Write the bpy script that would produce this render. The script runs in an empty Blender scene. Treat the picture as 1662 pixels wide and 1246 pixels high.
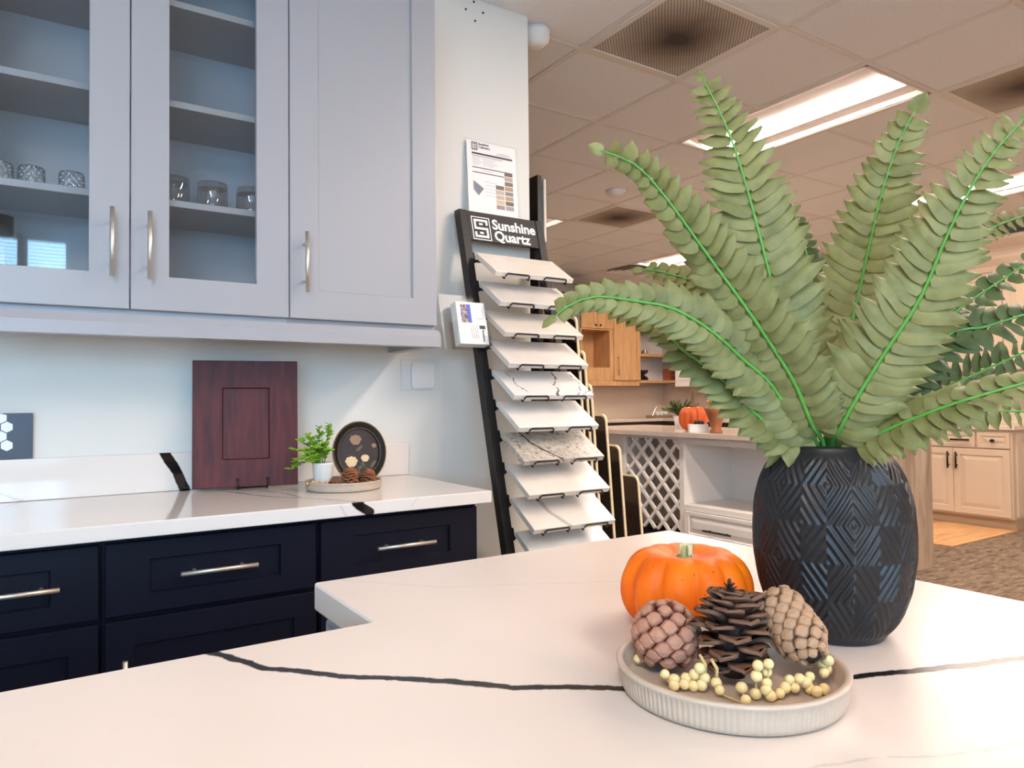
import bpy, bmesh, math, random
from mathutils import Vector, Matrix
random.seed(7)
S = bpy.context.scene
C = S.collection
PI = math.pi

# ------------------------------------------------------------------ camera
F, YAW, PITCH, ROLL, CAMH = 1164.64, 0.5787207, 0.0224356, -0.0090798, 1.175
_f = Vector((math.sin(YAW)*math.cos(PITCH), math.cos(YAW)*math.cos(PITCH), math.sin(PITCH)))
_r0 = Vector((math.cos(YAW), -math.sin(YAW), 0)); _u0 = _r0.cross(_f)
_r = _r0*math.cos(ROLL) + _u0*math.sin(ROLL); _u = -_r0*math.sin(ROLL) + _u0*math.cos(ROLL)
CAM = Vector((0, 0, CAMH))
cd = bpy.data.cameras.new('camera'); cam = bpy.data.objects.new('camera', cd); C.objects.link(cam)
cd.sensor_width = 36; cd.lens = F/1662*36; cd.clip_start = .02; cd.clip_end = 60
cam.matrix_world = Matrix(((_r.x, _u.x, -_f.x, 0), (_r.y, _u.y, -_f.y, 0), (_r.z, _u.z, -_f.z, CAMH), (0, 0, 0, 1)))
S.camera = cam
def ray(px, py): return _f + _r*((px-831)/F) - _u*((py-623)/F)
def on(px, py, ax, v):
    d = ray(px, py); return CAM + d*((v-CAM[ax])/d[ax])
def on_x(px, py, v): return on(px, py, 0, v)
def on_y(px, py, v): return on(px, py, 1, v)
def on_z(px, py, v): return on(px, py, 2, v)
def on_w(px, py, w): return CAM + ray(px, py)*w

# ------------------------------------------------------------------ world, exposure
S.view_settings.view_transform = 'Standard'; S.view_settings.look = 'None'
S.view_settings.gamma = 1; S.view_settings.use_curve_mapping = False
S.view_settings.exposure = 0.12
W = bpy.data.worlds.new('world'); S.world = W; W.use_nodes = True
W.node_tree.nodes['Background'].inputs[0].default_value = (.48, .75, 1, 1)
W.node_tree.nodes['Background'].inputs[1].default_value = 5
LAMP_COL = (1, .84, .73, 1); LAMP_L = 74.0
SKY_COL = (.36, .68, 1); SKY_W = 300.0
def day(name, loc, rot, sx, sy, w):
    ld = bpy.data.lights.new(name, 'AREA'); ld.shape = 'RECTANGLE'; ld.size = sx; ld.size_y = sy; ld.color = SKY_COL; ld.energy = w
    o = bpy.data.objects.new(name, ld); C.objects.link(o); o.location = loc; o.rotation_euler = rot
day('daylight_outside_front_window', (-1.9, -3.35, 1.8), (-PI/2, 0, PI), 4.6, 1.8, SKY_W)     # shines towards +Y

# ------------------------------------------------------------------ materials
def lin(c):
    o = []
    for v in c[:3]:
        v = v/255.; o.append(v/12.92 if v <= .04045 else ((v+.055)/1.055)**2.4)
    return (o[0], o[1], o[2], 1)
def new_mat(name):
    m = bpy.data.materials.new(name); m.use_nodes = True
    nt = m.node_tree; return m, nt, nt.nodes['Principled BSDF']
def N(nt, typ, **kw):
    n = nt.nodes.new(typ)
    for k, v in kw.items(): setattr(n, k, v)
    return n
def coord(nt, scale=(1, 1, 1), kind='Object'):
    t = N(nt, 'ShaderNodeTexCoord'); mp = N(nt, 'ShaderNodeMapping')
    mp.inputs['Scale'].default_value = scale
    nt.links.new(t.outputs[kind], mp.inputs['Vector']); return mp.outputs[0]
def worldcoord(nt):
    return N(nt, 'ShaderNodeNewGeometry').outputs['Position']
def ramp(nt, fac, stops):
    r = N(nt, 'ShaderNodeValToRGB'); e = r.color_ramp.elements
    while len(e) < len(stops): e.new(.5)
    for i, (p, c) in enumerate(stops): e[i].position = p; e[i].color = c
    nt.links.new(fac, r.inputs[0]); return r.outputs[0]
def noise(nt, vec, scale, detail=4, rough=.5, dist=0):
    n = N(nt, 'ShaderNodeTexNoise'); n.inputs['Scale'].default_value = scale
    n.inputs['Detail'].default_value = detail; n.inputs['Roughness'].default_value = rough
    n.inputs['Distortion'].default_value = dist
    nt.links.new(vec, n.inputs['Vector']); return n
def bump(nt, bs, h, strength=.2, dist=.002):
    b = N(nt, 'ShaderNodeBump'); b.inputs['Strength'].default_value = strength; b.inputs['Distance'].default_value = dist
    nt.links.new(h, b.inputs['Height']); nt.links.new(b.outputs[0], bs.inputs['Normal'])
MATS = {}
def mat(name, col, rough=.5, metal=0, var=0, vscale=30, bmp=0, bscale=200, spec=.5, stretch=(1, 1, 1), coat=0, trans=0, ior=1.45):
    if name in MATS: return MATS[name]
    m, nt, b = new_mat(name); c = lin(col)
    b.inputs['Roughness'].default_value = rough; b.inputs['Metallic'].default_value = metal
    b.inputs['Specular IOR Level'].default_value = spec; b.inputs['Coat Weight'].default_value = coat
    b.inputs['Coat Roughness'].default_value = .1
    b.inputs['Transmission Weight'].default_value = trans; b.inputs['IOR'].default_value = ior
    b.inputs['Base Color'].default_value = c
    vec = coord(nt, stretch)
    if var:
        n = noise(nt, vec, vscale)
        lo = tuple(max(0, x*(1-var)) for x in c[:3])+(1,); hi = tuple(min(1, x*(1+var)) for x in c[:3])+(1,)
        nt.links.new(ramp(nt, n.outputs[0], [(.3, lo), (.7, hi)]), b.inputs['Base Color'])
    if bmp:
        n2 = noise(nt, vec, bscale, 2); bump(nt, b, n2.outputs[0], bmp)
    MATS[name] = m; return m
def emit(name, col, s):
    if name in MATS: return MATS[name]
    m = bpy.data.materials.new(name); m.use_nodes = True; nt = m.node_tree; nt.nodes.clear()
    e = N(nt, 'ShaderNodeEmission'); e.inputs[0].default_value = col; e.inputs[1].default_value = s
    o = N(nt, 'ShaderNodeOutputMaterial'); nt.links.new(e.outputs[0], o.inputs[0]); MATS[name] = m; return m
def pane_mat(name, tint=(1, 1, 1, 1), gl=.06, fs=1.0, rough=.02):
    m = bpy.data.materials.new(name); m.use_nodes = True; nt = m.node_tree; nt.nodes.clear()
    t = N(nt, 'ShaderNodeBsdfTransparent'); t.inputs[0].default_value = tint
    g = N(nt, 'ShaderNodeBsdfGlossy'); g.inputs['Roughness'].default_value = rough
    lw = N(nt, 'ShaderNodeLayerWeight'); lw.inputs['Blend'].default_value = .5
    fr = N(nt, 'ShaderNodeMath', operation='POWER'); fr.inputs[1].default_value = 5; nt.links.new(lw.outputs['Facing'], fr.inputs[0])
    ad = N(nt, 'ShaderNodeMath', operation='MULTIPLY_ADD'); ad.inputs[1].default_value = fs; ad.inputs[2].default_value = gl; nt.links.new(fr.outputs[0], ad.inputs[0])
    mx = N(nt, 'ShaderNodeMixShader'); o = N(nt, 'ShaderNodeOutputMaterial')
    nt.links.new(ad.outputs[0], mx.inputs[0]); nt.links.new(t.outputs[0], mx.inputs[1]); nt.links.new(g.outputs[0], mx.inputs[2])
    nt.links.new(mx.outputs[0], o.inputs[0]); MATS[name] = m; return m
_seg = None
def seg_group():
    """distance from a point to a segment (with a half width subtracted)"""
    global _seg
    if _seg: return _seg
    g = bpy.data.node_groups.new('segment_distance', 'ShaderNodeTree')
    for n, t in (('P', 'NodeSocketVector'), ('A', 'NodeSocketVector'), ('AB', 'NodeSocketVector'), ('L2', 'NodeSocketFloat'), ('W', 'NodeSocketFloat')):
        g.interface.new_socket(n, in_out='INPUT', socket_type=t)
    g.interface.new_socket('D', in_out='OUTPUT', socket_type='NodeSocketFloat')
    i = g.nodes.new('NodeGroupInput'); o = g.nodes.new('NodeGroupOutput'); L = g.links.new
    s = g.nodes.new('ShaderNodeVectorMath'); s.operation = 'SUBTRACT'; L(i.outputs['P'], s.inputs[0]); L(i.outputs['A'], s.inputs[1])
    d = g.nodes.new('ShaderNodeVectorMath'); d.operation = 'DOT_PRODUCT'; L(s.outputs[0], d.inputs[0]); L(i.outputs['AB'], d.inputs[1])
    q = g.nodes.new('ShaderNodeMath'); q.operation = 'DIVIDE'; q.use_clamp = True; L(d.outputs['Value'], q.inputs[0]); L(i.outputs['L2'], q.inputs[1])
    sc = g.nodes.new('ShaderNodeVectorMath'); sc.operation = 'SCALE'; L(i.outputs['AB'], sc.inputs[0]); L(q.outputs[0], sc.inputs['Scale'])
    s2 = g.nodes.new('ShaderNodeVectorMath'); s2.operation = 'SUBTRACT'; L(s.outputs[0], s2.inputs[0]); L(sc.outputs[0], s2.inputs[1])
    ln = g.nodes.new('ShaderNodeVectorMath'); ln.operation = 'LENGTH'; L(s2.outputs[0], ln.inputs[0])
    w = g.nodes.new('ShaderNodeMath'); w.operation = 'SUBTRACT'; L(ln.outputs['Value'], w.inputs[0]); L(i.outputs['W'], w.inputs[1])
    L(w.outputs[0], o.inputs['D']); _seg = g; return g
def veined(name, base, veins, rough=.12, mott=.03, mscale=6, wob=.012, wscale=14, coat=0, speck=None):
    """veins: list of (points, half_width, colour, softness) in world coordinates"""
    m, nt, b = new_mat(name); b.inputs['Roughness'].default_value = rough
    b.inputs['Coat Weight'].default_value = coat
    P = worldcoord(nt); c = lin(base)
    n0 = noise(nt, P, mscale, 6, .6)
    col = ramp(nt, n0.outputs[0], [(.35, tuple(x*(1-mott) for x in c[:3])+(1,)), (.65, tuple(min(1, x*(1+mott)) for x in c[:3])+(1,))])
    if speck:
        sp = noise(nt, P, speck[1], 3, .7); k = lin(speck[0])
        f = ramp(nt, sp.outputs[0], [(speck[2], (0, 0, 0, 1)), (speck[2]+.05, (1, 1, 1, 1))])
        mx = N(nt, 'ShaderNodeMix', data_type='RGBA'); nt.links.new(f, mx.inputs[0]); nt.links.new(col, mx.inputs[6]); mx.inputs[7].default_value = k; col = mx.outputs[2]
    nw = noise(nt, P, wscale, 5, .65)
    sb = N(nt, 'ShaderNodeVectorMath', operation='SUBTRACT'); nt.links.new(nw.outputs['Color'], sb.inputs[0]); sb.inputs[1].default_value = (.5, .5, .5)
    sc = N(nt, 'ShaderNodeVectorMath', operation='SCALE'); nt.links.new(sb.outputs[0], sc.inputs[0]); sc.inputs['Scale'].default_value = wob
    PP = N(nt, 'ShaderNodeVectorMath', operation='ADD'); nt.links.new(P, PP.inputs[0]); nt.links.new(sc.outputs[0], PP.inputs[1])
    for pts, hw, vc, soft in veins:
        cur = None
        for a, bb in zip(pts[:-1], pts[1:]):
            a = Vector(a); ab = Vector(bb)-a
            g = N(nt, 'ShaderNodeGroup'); g.node_tree = seg_group()
            nt.links.new(PP.outputs[0], g.inputs['P']); g.inputs['A'].default_value = a; g.inputs['AB'].default_value = ab
            g.inputs['L2'].default_value = max(ab.length_squared, 1e-9); g.inputs['W'].default_value = hw
            if cur is None: cur = g.outputs[0]
            else:
                mn = N(nt, 'ShaderNodeMath', operation='MINIMUM'); nt.links.new(cur, mn.inputs[0]); nt.links.new(g.outputs[0], mn.inputs[1]); cur = mn.outputs[0]
        mr = N(nt, 'ShaderNodeMapRange'); mr.interpolation_type = 'SMOOTHSTEP'
        mr.inputs[1].default_value = -soft; mr.inputs[2].default_value = soft; mr.inputs[3].default_value = vc[3] if len(vc) > 3 else 1; mr.inputs[4].default_value = 0
        nt.links.new(cur, mr.inputs[0])
        mx = N(nt, 'ShaderNodeMix', data_type='RGBA'); nt.links.new(mr.outputs[0], mx.inputs[0]); nt.links.new(col, mx.inputs[6]); mx.inputs[7].default_value = lin(vc); col = mx.outputs[2]
    nt.links.new(col, b.inputs['Base Color']); MATS[name] = m; return m

# ------------------------------------------------------------------ mesh helpers
def BM(): return bmesh.new()
def box(bm, x0, x1, y0, y1, z0, z1, bev=0, seg=1, T=None):
    vs = [bm.verts.new((x, y, z)) for x in (x0, x1) for y in (y0, y1) for z in (z0, z1)]
    fs = [bm.faces.new([vs[i] for i in q]) for q in ((0, 1, 3, 2), (4, 6, 7, 5), (0, 4, 5, 1), (2, 3, 7, 6), (0, 2, 6, 4), (1, 5, 7, 3))]
    bmesh.ops.recalc_face_normals(bm, faces=fs)
    if bev:
        es = list({e for f in fs for e in f.edges})
        r = bmesh.ops.bevel(bm, geom=es, offset=bev, segments=seg, affect='EDGES', profile=.5)
        vs = list({v for f in r['faces'] for v in f.verts} | {v for v in vs if v.is_valid})
    if T is not None:
        for v in vs: v.co = T @ v.co
    return vs
def tube(bm, pts, rad, n=8, caps=True, closed=False):
    pts = [Vector(p) for p in pts]; m = len(pts)
    if not isinstance(rad, (list, tuple)): rad = [rad]*m
    rings = []; up = None
    for i, p in enumerate(pts):
        t = (pts[(i+1) % m] if (closed or i < m-1) else p) - (pts[i-1] if (closed or i > 0) else p)
        t.normalize()
        if up is None:
            up = Vector((0, 0, 1)) if abs(t.z) < .9 else Vector((1, 0, 0))
        a = t.cross(up)
        if a.length < 1e-5: a = t.cross(Vector((0, 1, 0)))
        a.normalize(); b2 = a.cross(t).normalized(); up = b2
        rings.append([bm.verts.new(p + a*math.cos(k*2*PI/n)*rad[i] + b2*math.sin(k*2*PI/n)*rad[i]) for k in range(n)])
    rg = list(zip(rings[:-1], rings[1:])) + ([(rings[-1], rings[0])] if closed else [])
    for A, B in rg:
        for k in range(n):
            f = bm.faces.new((A[k], A[(k+1) % n], B[(k+1) % n], B[k])); f.smooth = True
    if caps and not closed:
        bm.faces.new(rings[0][::-1]); bm.faces.new(rings[-1])
    return rings
def lathe(bm, prof, n=48, cx=0, cy=0, mod=None, smooth=True):
    """prof: (r,z) bottom to top; r=0 ends close"""
    rings = []
    for j, (r, z) in enumerate(prof):
        if r < 1e-6: rings.append([bm.verts.new((cx, cy, z))])
        else:
            ring = []
            for k in range(n):
                a = 2*PI*k/n; rr = r if mod is None else mod(a, r, z, j)
                ring.append(bm.verts.new((cx+rr*math.cos(a), cy+rr*math.sin(a), z)))
            rings.append(ring)
    for A, B in zip(rings[:-1], rings[1:]):
        for k in range(n):
            q = [A[k % len(A)], A[(k+1) % n % len(A)], B[(k+1) % n % len(B)], B[k % len(B)]]
            u = []
            for v in q:
                if v not in u: u.append(v)
            if len(u) > 2:
                f = bm.faces.new(u); f.smooth = smooth
    return rings
def sphere(bm, c, r, u=10, v=7, sc=(1, 1, 1)):
    m = Matrix.Translation(c) @ Matrix.Diagonal((r*sc[0], r*sc[1], r*sc[2], 1))
    g = bmesh.ops.create_uvsphere(bm, u_segments=u, v_segments=v, radius=1, matrix=m)
    for vv in g['verts']:
        for f in vv.link_faces: f.smooth = True
def panel(bm, fm, u0, u1, v0, v1, t=.019, stile=.06, rec=.007, raised=False, hole=False, rail=None):
    R = [(0, 0), (0, t-.0015), (.0015, t), (stile, t), (stile+.003, t-rec)]
    if raised: R += [(stile+.012, t-rec), (stile+.045, t-.001)]
    if hole: R = R[:4] + [(stile+.001, t-.001), (stile+.001, 0)]
    rings = []
    for i, w in R:
        j = i if rail is None or i < .01 else i-stile+rail
        rings.append([bm.verts.new(fm(u, v, w)) for u, v in ((u0+i, v0+j), (u1-i, v0+j), (u1-i, v1-j), (u0+i, v1-j))])
    for A, B in zip(rings[:-1], rings[1:]):
        for k in range(4): bm.faces.new((A[k], A[(k+1) % 4], B[(k+1) % 4], B[k]))
    if hole:
        for k in range(4): bm.faces.new((rings[-1][k], rings[-1][(k+1) % 4], rings[0][(k+1) % 4], rings[0][k]))
    else:
        bm.faces.new(rings[-1]); bm.faces.new(rings[0][::-1])
def obj(name, bm, m, parent=None, label=None, cat=None, group=None, kind=None, recalc=True, smooth=False, origin=None):
    if recalc: bmesh.ops.recalc_face_normals(bm, faces=bm.faces[:])
    me = bpy.data.meshes.new(name); bm.to_mesh(me); bm.free()
    if smooth:
        for p in me.polygons: p.use_smooth = True
    if isinstance(m, (list, tuple)):
        for x in m: me.materials.append(x)
    elif m: me.materials.append(m)
    o = bpy.data.objects.new(name, me); C.objects.link(o)
    if parent is not None:
        o.parent = parent; o.matrix_parent_inverse = wm(parent).inverted()
    elif len(me.vertices):
        xs = [v.co for v in me.vertices]
        c = Vector(((min(v.x for v in xs)+max(v.x for v in xs))/2, (min(v.y for v in xs)+max(v.y for v in xs))/2, min(v.z for v in xs)))
        me.transform(Matrix.Translation(-c)); o.location = c
    tag(o, label, cat, group, kind); return o
def wm(p): return p.matrix_basis if p.parent is None else wm(p.parent) @ p.matrix_parent_inverse @ p.matrix_basis
def tag(o, label=None, cat=None, group=None, kind=None):
    if label: o['label'] = label
    if cat: o['category'] = cat
    if group: o['group'] = group
    if kind: o['kind'] = kind
    return o
def thing(name, label, cat, loc, group=None, kind=None):
    o = bpy.data.objects.new(name, None); C.objects.link(o); o.location = loc; o.empty_display_size = .05
    return tag(o, label, cat, group, kind)
def pobj(name, me, parent, M):
    """object sharing mesh data, placed with world matrix M under a translation-only parent"""
    o = bpy.data.objects.new(name, me); C.objects.link(o); o.parent = parent
    o.matrix_parent_inverse = wm(parent).inverted(); o.matrix_basis = M; return o
def mesh_of(bm, name, m, smooth=True, recalc=True):
    if recalc: bmesh.ops.recalc_face_normals(bm, faces=bm.faces[:])
    me = bpy.data.meshes.new(name); bm.to_mesh(me); bm.free()
    for p in me.polygons: p.use_smooth = smooth
    me.materials.append(m); return me
def frame_mat(o, ex, ey, ez):
    return Matrix(((ex[0], ey[0], ez[0], o[0]), (ex[1], ey[1], ez[1], o[1]), (ex[2], ey[2], ez[2], o[2]), (0, 0, 0, 1)))
def text(name, body, size, M, m, parent, bold=0, ext=.0006, align='LEFT', label=None):
    cu = bpy.data.curves.new(name, 'FONT'); cu.body = body; cu.size = size; cu.offset = bold; cu.extrude = ext
    cu.align_x = align; cu.resolution_u = 3; cu.space_line = .85
    t = bpy.data.objects.new(name, cu); C.objects.link(t)
    bpy.context.view_layer.update()
    me = bpy.data.meshes.new_from_object(t.evaluated_get(bpy.context.evaluated_depsgraph_get()))
    bpy.data.objects.remove(t); me.materials.clear(); me.materials.append(m)
    bm = bmesh.new(); bm.from_mesh(me); bm.transform(M)
    o = obj(name, bm, m, parent, recalc=False)
    if label: o['label'] = label
    return o
def flat(name, M, rects, m, parent, z=.0004, th=.0004):
    bm = BM()
    for x0, x1, y0, y1 in rects: box(bm, x0, x1, y0, y1, z, z+th, T=M)
    return obj(name, bm, m, parent)

# ================================================================== SETTING
K = .941
H, WY, XE = 2.727, 2.362, 1.636          # ceiling height, cabinet wall face, free end of that wall
XR, YB, XL, YF = 7.60, 7.60, -4.0, -3.0  # right, back, left, front walls
GX, GY, G = 1.98, 1.852, .61             # ceiling grid
paint = mat('wall paint', (221, 219, 212), .6, bmp=.06, bscale=260)
paint_w = mat('warm wall paint', (206, 192, 174), .6, bmp=.06, bscale=260)
white = mat('white paint', (226, 224, 220), .4)
# carpet
m, nt, b = new_mat('carpet'); v = coord(nt, (1, 3.2, 1)); n1 = noise(nt, v, 9, 8, .72, .6); n2 = noise(nt, coord(nt), 150, 3)
c1 = ramp(nt, n1.outputs[0], [(.32, lin((80, 66, 54))), (.5, lin((134, 115, 98))), (.68, lin((164, 146, 126)))])
mx = N(nt, 'ShaderNodeMix', data_type='RGBA'); mx.blend_type = 'MULTIPLY'; mx.inputs[0].default_value = .5
nt.links.new(c1, mx.inputs[6]); nt.links.new(ramp(nt, n2.outputs[0], [(.3, (.45, .45, .45, 1)), (.7, (1, 1, 1, 1))]), mx.inputs[7])
nt.links.new(mx.outputs[2], b.inputs['Base Color']); b.inputs['Roughness'].default_value = .95; b.inputs['Specular IOR Level'].default_value = .1
bump(nt, b, n2.outputs[0], .6, .004); carpet = m
bm = BM(); box(bm, XL-.2, XR+.2, YF-.2, YB+.2, -.1, 0); obj('floor', bm, carpet, kind='structure', label='brown flecked carpet floor')
bm = BM(); box(bm, XL, XE, WY, WY+.13, 0, H, .002); wl = obj('wall_left', bm, paint, kind='structure', label='pale wall carrying the kitchen cabinets, ending freely')
bm = BM()
for px, py in ((756, 15), (769, 3), (784, 21), (771, 34)):
    p = on_y(px, py, WY); 
    lathe(bm, [(0, -.0008), (.0045, -.0008), (.0045, .0008), (0, .0008)], 8)
    bmesh.ops.transform(bm, matrix=Matrix.Translation((p.x, WY-.0004, min(p.z, H-.012))) @ Matrix.Rotation(PI/2, 4, 'X'), verts=bm.verts[-18:])
obj('screw_hole', bm, mat('dark hole', (40, 36, 34), .8), wl)
bm = BM(); box(bm, XL-.2, XR+.2, YB, YB+.2, 0, H+.3); wall_back = obj('wall_back', bm, paint_w, kind='structure', label='far warm beige wall behind the wood cabinets')
bm = BM(); box(bm, XR, XR+.2, YF, YB, 0, H+.3); wall_right = obj('wall_right', bm, paint_w, kind='structure', label='far side wall behind the cream cabinets')
bm = BM(); box(bm, XL-.2, XL, YF, YB, 0, H+.3); obj('wall_side', bm, paint, kind='structure', label='plain pale side wall out of view')
# front wall with windows (first pair seen only as reflections in the glass doors)
wr = on_y(112, 386, 2*2.045-YF); wg0 = on_y(40, 386, 2*2.045-YF).x; wg1 = on_y(32, 386, 2*2.045-YF).x
ZT, ZS = min(wr.z, H-.12), .95
spans = [(wg0, wr.x), (wg1-.85, wg1), (wg1-1.78, wg1-.93), (wg1-2.71, wg1-1.86), (wg1-3.64, wg1-2.79)]  # windows after the first pair are unseen, added for more daylight
bm = BM(); box(bm, XL-.2, XR+.2, YF-.2, YF, 0, ZS); box(bm, XL-.2, XR+.2, YF-.2, YF, ZT, H+.3)
xs = sorted([XL-.2, XR+.2] + [v for s in spans for v in s])
for a, b2 in zip(xs[0::2], xs[1::2]): box(bm, a, b2, YF-.2, YF, ZS, ZT)
obj('wall_front', bm, paint, kind='structure', label='pale wall with windows opposite the cabinets')
frm = mat('window frame white', (230, 232, 235), .4)
slat_m = mat('blind slat', (235, 240, 245), .5)
wpane = pane_mat('window glass')
for i, (a, b2) in enumerate(spans):
    w = thing('window_%d' % (i+1), 'tall window with white horizontal blinds', None, ((a+b2)/2, YF, ZS), kind='structure')
    bm = BM()
    for q in ((a, a+.02, ZS, ZT), (b2-.02, b2, ZS, ZT), (a+.02, b2-.02, ZS, ZS+.03), (a+.02, b2-.02, ZT-.03, ZT)):
        box(bm, q[0], q[1], YF-.1, YF-.04, q[2], q[3])
    obj('window_frame', bm, frm, w)
    bm = BM(); box(bm, a+.02, b2-.02, YF-.075, YF-.07, ZS+.03, ZT-.03); obj('window_pane', bm, wpane, w)
    bm = BM(); z = ZS+.05
    while z < ZT-.03:
        box(bm, a+.022, b2-.022, -.012, .012, -.0006, .0006, T=Matrix.Translation((0, YF-.03, z)) @ Matrix.Rotation(-.35, 4, 'X')); z += .03
    obj('blind_slats', bm, slat_m, w, kind='stuff')

# ceiling: slab above, tiles and T-bars below it
m, nt, b = new_mat('ceiling tile'); v = coord(nt); n1 = noise(nt, v, 160, 3, .8)
nt.links.new(ramp(nt, n1.outputs[0], [(.30, lin((176, 170, 162))), (.40, lin((234, 234, 234))), (.7, lin((240, 240, 240)))]), b.inputs['Base Color'])
b.inputs['Roughness'].default_value = .9; bump(nt, b, n1.outputs[0], .15, .002); tile_m = m
bar_m = mat('grid bar', (226, 220, 212), .45)
bm = BM(); box(bm, XL-.2, XR+.2, YF-.2, YB+.2, H+.2, H+.3); ceil = obj('ceiling', bm, tile_m, kind='structure', label='suspended ceiling of square acoustic tiles')
VENTS = [(0, 0), (3, -1), (3, 4)]; LAMPS = [(2, 0), (6, 0), (2, 5), (6, 5), (0, -7), (0, -3), (2, -5), (6, -5), (-5, -5)]; DIFF = [(6, 7)]  # last LAMPS cell is an added unseen light, for warm frontal fill
used = set(VENTS) | set(DIFF) | set(LAMPS) | {(i, j+1) for i, j in LAMPS}
def tile_box(bm, x0, x1, y0, y1): box(bm, x0+.013, x1-.013, y0+.013, y1-.013, 0, .014, .003)
bm = BM(); tile_box(bm, 0, G, 0, G); tile_me = mesh_of(bm, 'ceiling_tile', tile_m, False)
rest = BM()
for i in range(-10, 10):
    for j in range(-8, 10):
        if (i, j) in used: continue
        x, y = GX+i*G, GY+j*G; x1, y1 = min(x+G, XR), min(y+G, YB)
        x0, y0 = max(x, XL), max(y, YF)
        if x0 < XE and y0 < WY+.13 < y1: pass
        vis = i >= -1 and j >= -2
        if vis and x1-x > G-.01 and y1-y > G-.01:
            t = pobj('ceiling_tile', tile_me, ceil, Matrix.Translation((x, y, H)))
        else:
            n0 = len(rest.verts); tile_box(rest, x0, x1, y0, y1)
            for vv in rest.verts[:][n0:]: vv.co.z += H
obj('ceiling_tile_field', rest, tile_m, ceil, kind='stuff')
for i in range(-10, 11):
    x = GX+i*G
    if XL < x < XR:
        bm = BM(); box(bm, x-.012, x+.012, YF, YB, H-.002, H+.02, .001); obj('grid_bar', bm, bar_m, ceil)
for j in range(-8, 11):
    y = GY+j*G
    if YF < y < YB:
        cut = sorted(GX+i2*G for i2, j2 in LAMPS if j2+1 == j); edges = [XL]
        for cx_ in cut: edges += [cx_+.011, cx_+G-.011]
        edges.append(XR)
        for a, b2 in zip(edges[0::2], edges[1::2]):
            bm = BM(); box(bm, a, b2, y-.012, y+.012, H-.0025, H+.0195, .001); obj('grid_bar', bm, bar_m, ceil)

# ceiling lights
lamp_e = emit('lamp lens', LAMP_COL, LAMP_L); refl = mat('lamp reflector', (236, 226, 220), .45)
LNAME = {(2, 0): 'long recessed ceiling light beside the square vent with dark middle', (6, 0): 'recessed ceiling light above the cream cabinets aisle',
         (2, 5): 'recessed ceiling light partly hidden by the free wall end', (6, 5): 'recessed ceiling light near the far corner diffuser',
         (-5, -5): 'added recessed fill light, unseen, over the near end of the first island', (0, -7): 'recessed ceiling light near the front windows', (0, -3): 'recessed ceiling light above the end of the near island', (2, -5): 'recessed ceiling light over the carpet before the near island', (6, -5): 'recessed ceiling light over the carpet along the far side wall'}
for (i, j) in LAMPS:
    x, y = GX+i*G+G/2, GY+j*G+G
    t = thing('ceiling_light', LNAME.get((i, j), 'recessed ceiling light above the near kitchen, out of view'), 'ceiling light', (x, y, H), 'recessed ceiling lights')
    a, L2 = .29, .595
    bm = BM()
    for q in ((-a-.003, -a+.014, -L2, L2), (a-.014, a+.003, -L2, L2), (-a, a, -L2, -L2+.014), (-a, a, L2-.014, L2)):
        box(bm, x+q[0], x+q[1], y+q[2], y+q[3], H-.004, H+.004)
    obj('trim_frame', bm, bar_m, t)
    bm = BM()
    prof = [(-a+.014, H), (-a+.014, H+.034), (-.2, H+.028), (-.088, H+.0062), (.088, H+.0062), (.2, H+.028), (a-.014, H+.034), (a-.014, H)]
    r0 = [bm.verts.new((x+px, y-L2+.014, z)) for px, z in prof]; r1 = [bm.verts.new((x+px, y+L2-.014, z)) for px, z in prof]
    for k in range(len(prof)-1): bm.faces.new((r0[k], r0[k+1], r1[k+1], r1[k]))
    bm.faces.new(r0); bm.faces.new(r1)
    obj('reflector', bm, refl, t)
    bm = BM(); box(bm, x-.085, x+.085, y-L2+.016, y+L2-.016, H-.0025, H+.006)
    obj('lamp_lens', bm, lamp_e, t)
# perforated vents
m, nt, b = new_mat('perforated grille'); v = coord(nt, (1, 1, 1)); sp = N(nt, 'ShaderNodeSeparateXYZ'); nt.links.new(v, sp.inputs[0])
def wave(o, k):
    a = N(nt, 'ShaderNodeMath', operation='MULTIPLY'); a.inputs[1].default_value = k; nt.links.new(o, a.inputs[0])
    s = N(nt, 'ShaderNodeMath', operation='SINE'); nt.links.new(a.outputs[0], s.inputs[0]); return s.outputs[0]
mu = N(nt, 'ShaderNodeMath', operation='MULTIPLY'); nt.links.new(wave(sp.outputs[0], 2*PI/.0171), mu.inputs[0]); nt.links.new(wave(sp.outputs[1], 2*PI/.0171), mu.inputs[1])
holes = ramp(nt, mu.outputs[0], [(.02, (1, 1, 1, 1)), (.14, (0, 0, 0, 1))])
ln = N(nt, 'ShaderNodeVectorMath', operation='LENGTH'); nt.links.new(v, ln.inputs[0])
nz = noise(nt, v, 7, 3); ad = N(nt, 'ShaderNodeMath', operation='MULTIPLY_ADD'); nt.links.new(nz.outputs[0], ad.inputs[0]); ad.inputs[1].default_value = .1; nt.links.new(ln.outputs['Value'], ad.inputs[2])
centre_dark = ramp(nt, ad.outputs[0], [(.09, lin((58, 44, 36))), (.19, lin((140, 124, 110))), (.34, lin((206, 196, 182)))])  # plate colour darkens towards its middle, edge broken up by noise
mx = N(nt, 'ShaderNodeMix', data_type='RGBA'); mx.blend_type = 'MULTIPLY'; mx.inputs[0].default_value = 1; nt.links.new(centre_dark, mx.inputs[6])
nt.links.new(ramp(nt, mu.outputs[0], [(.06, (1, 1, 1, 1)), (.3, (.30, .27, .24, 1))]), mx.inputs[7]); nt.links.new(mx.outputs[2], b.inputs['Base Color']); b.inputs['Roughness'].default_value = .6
grille_m = m
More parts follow.
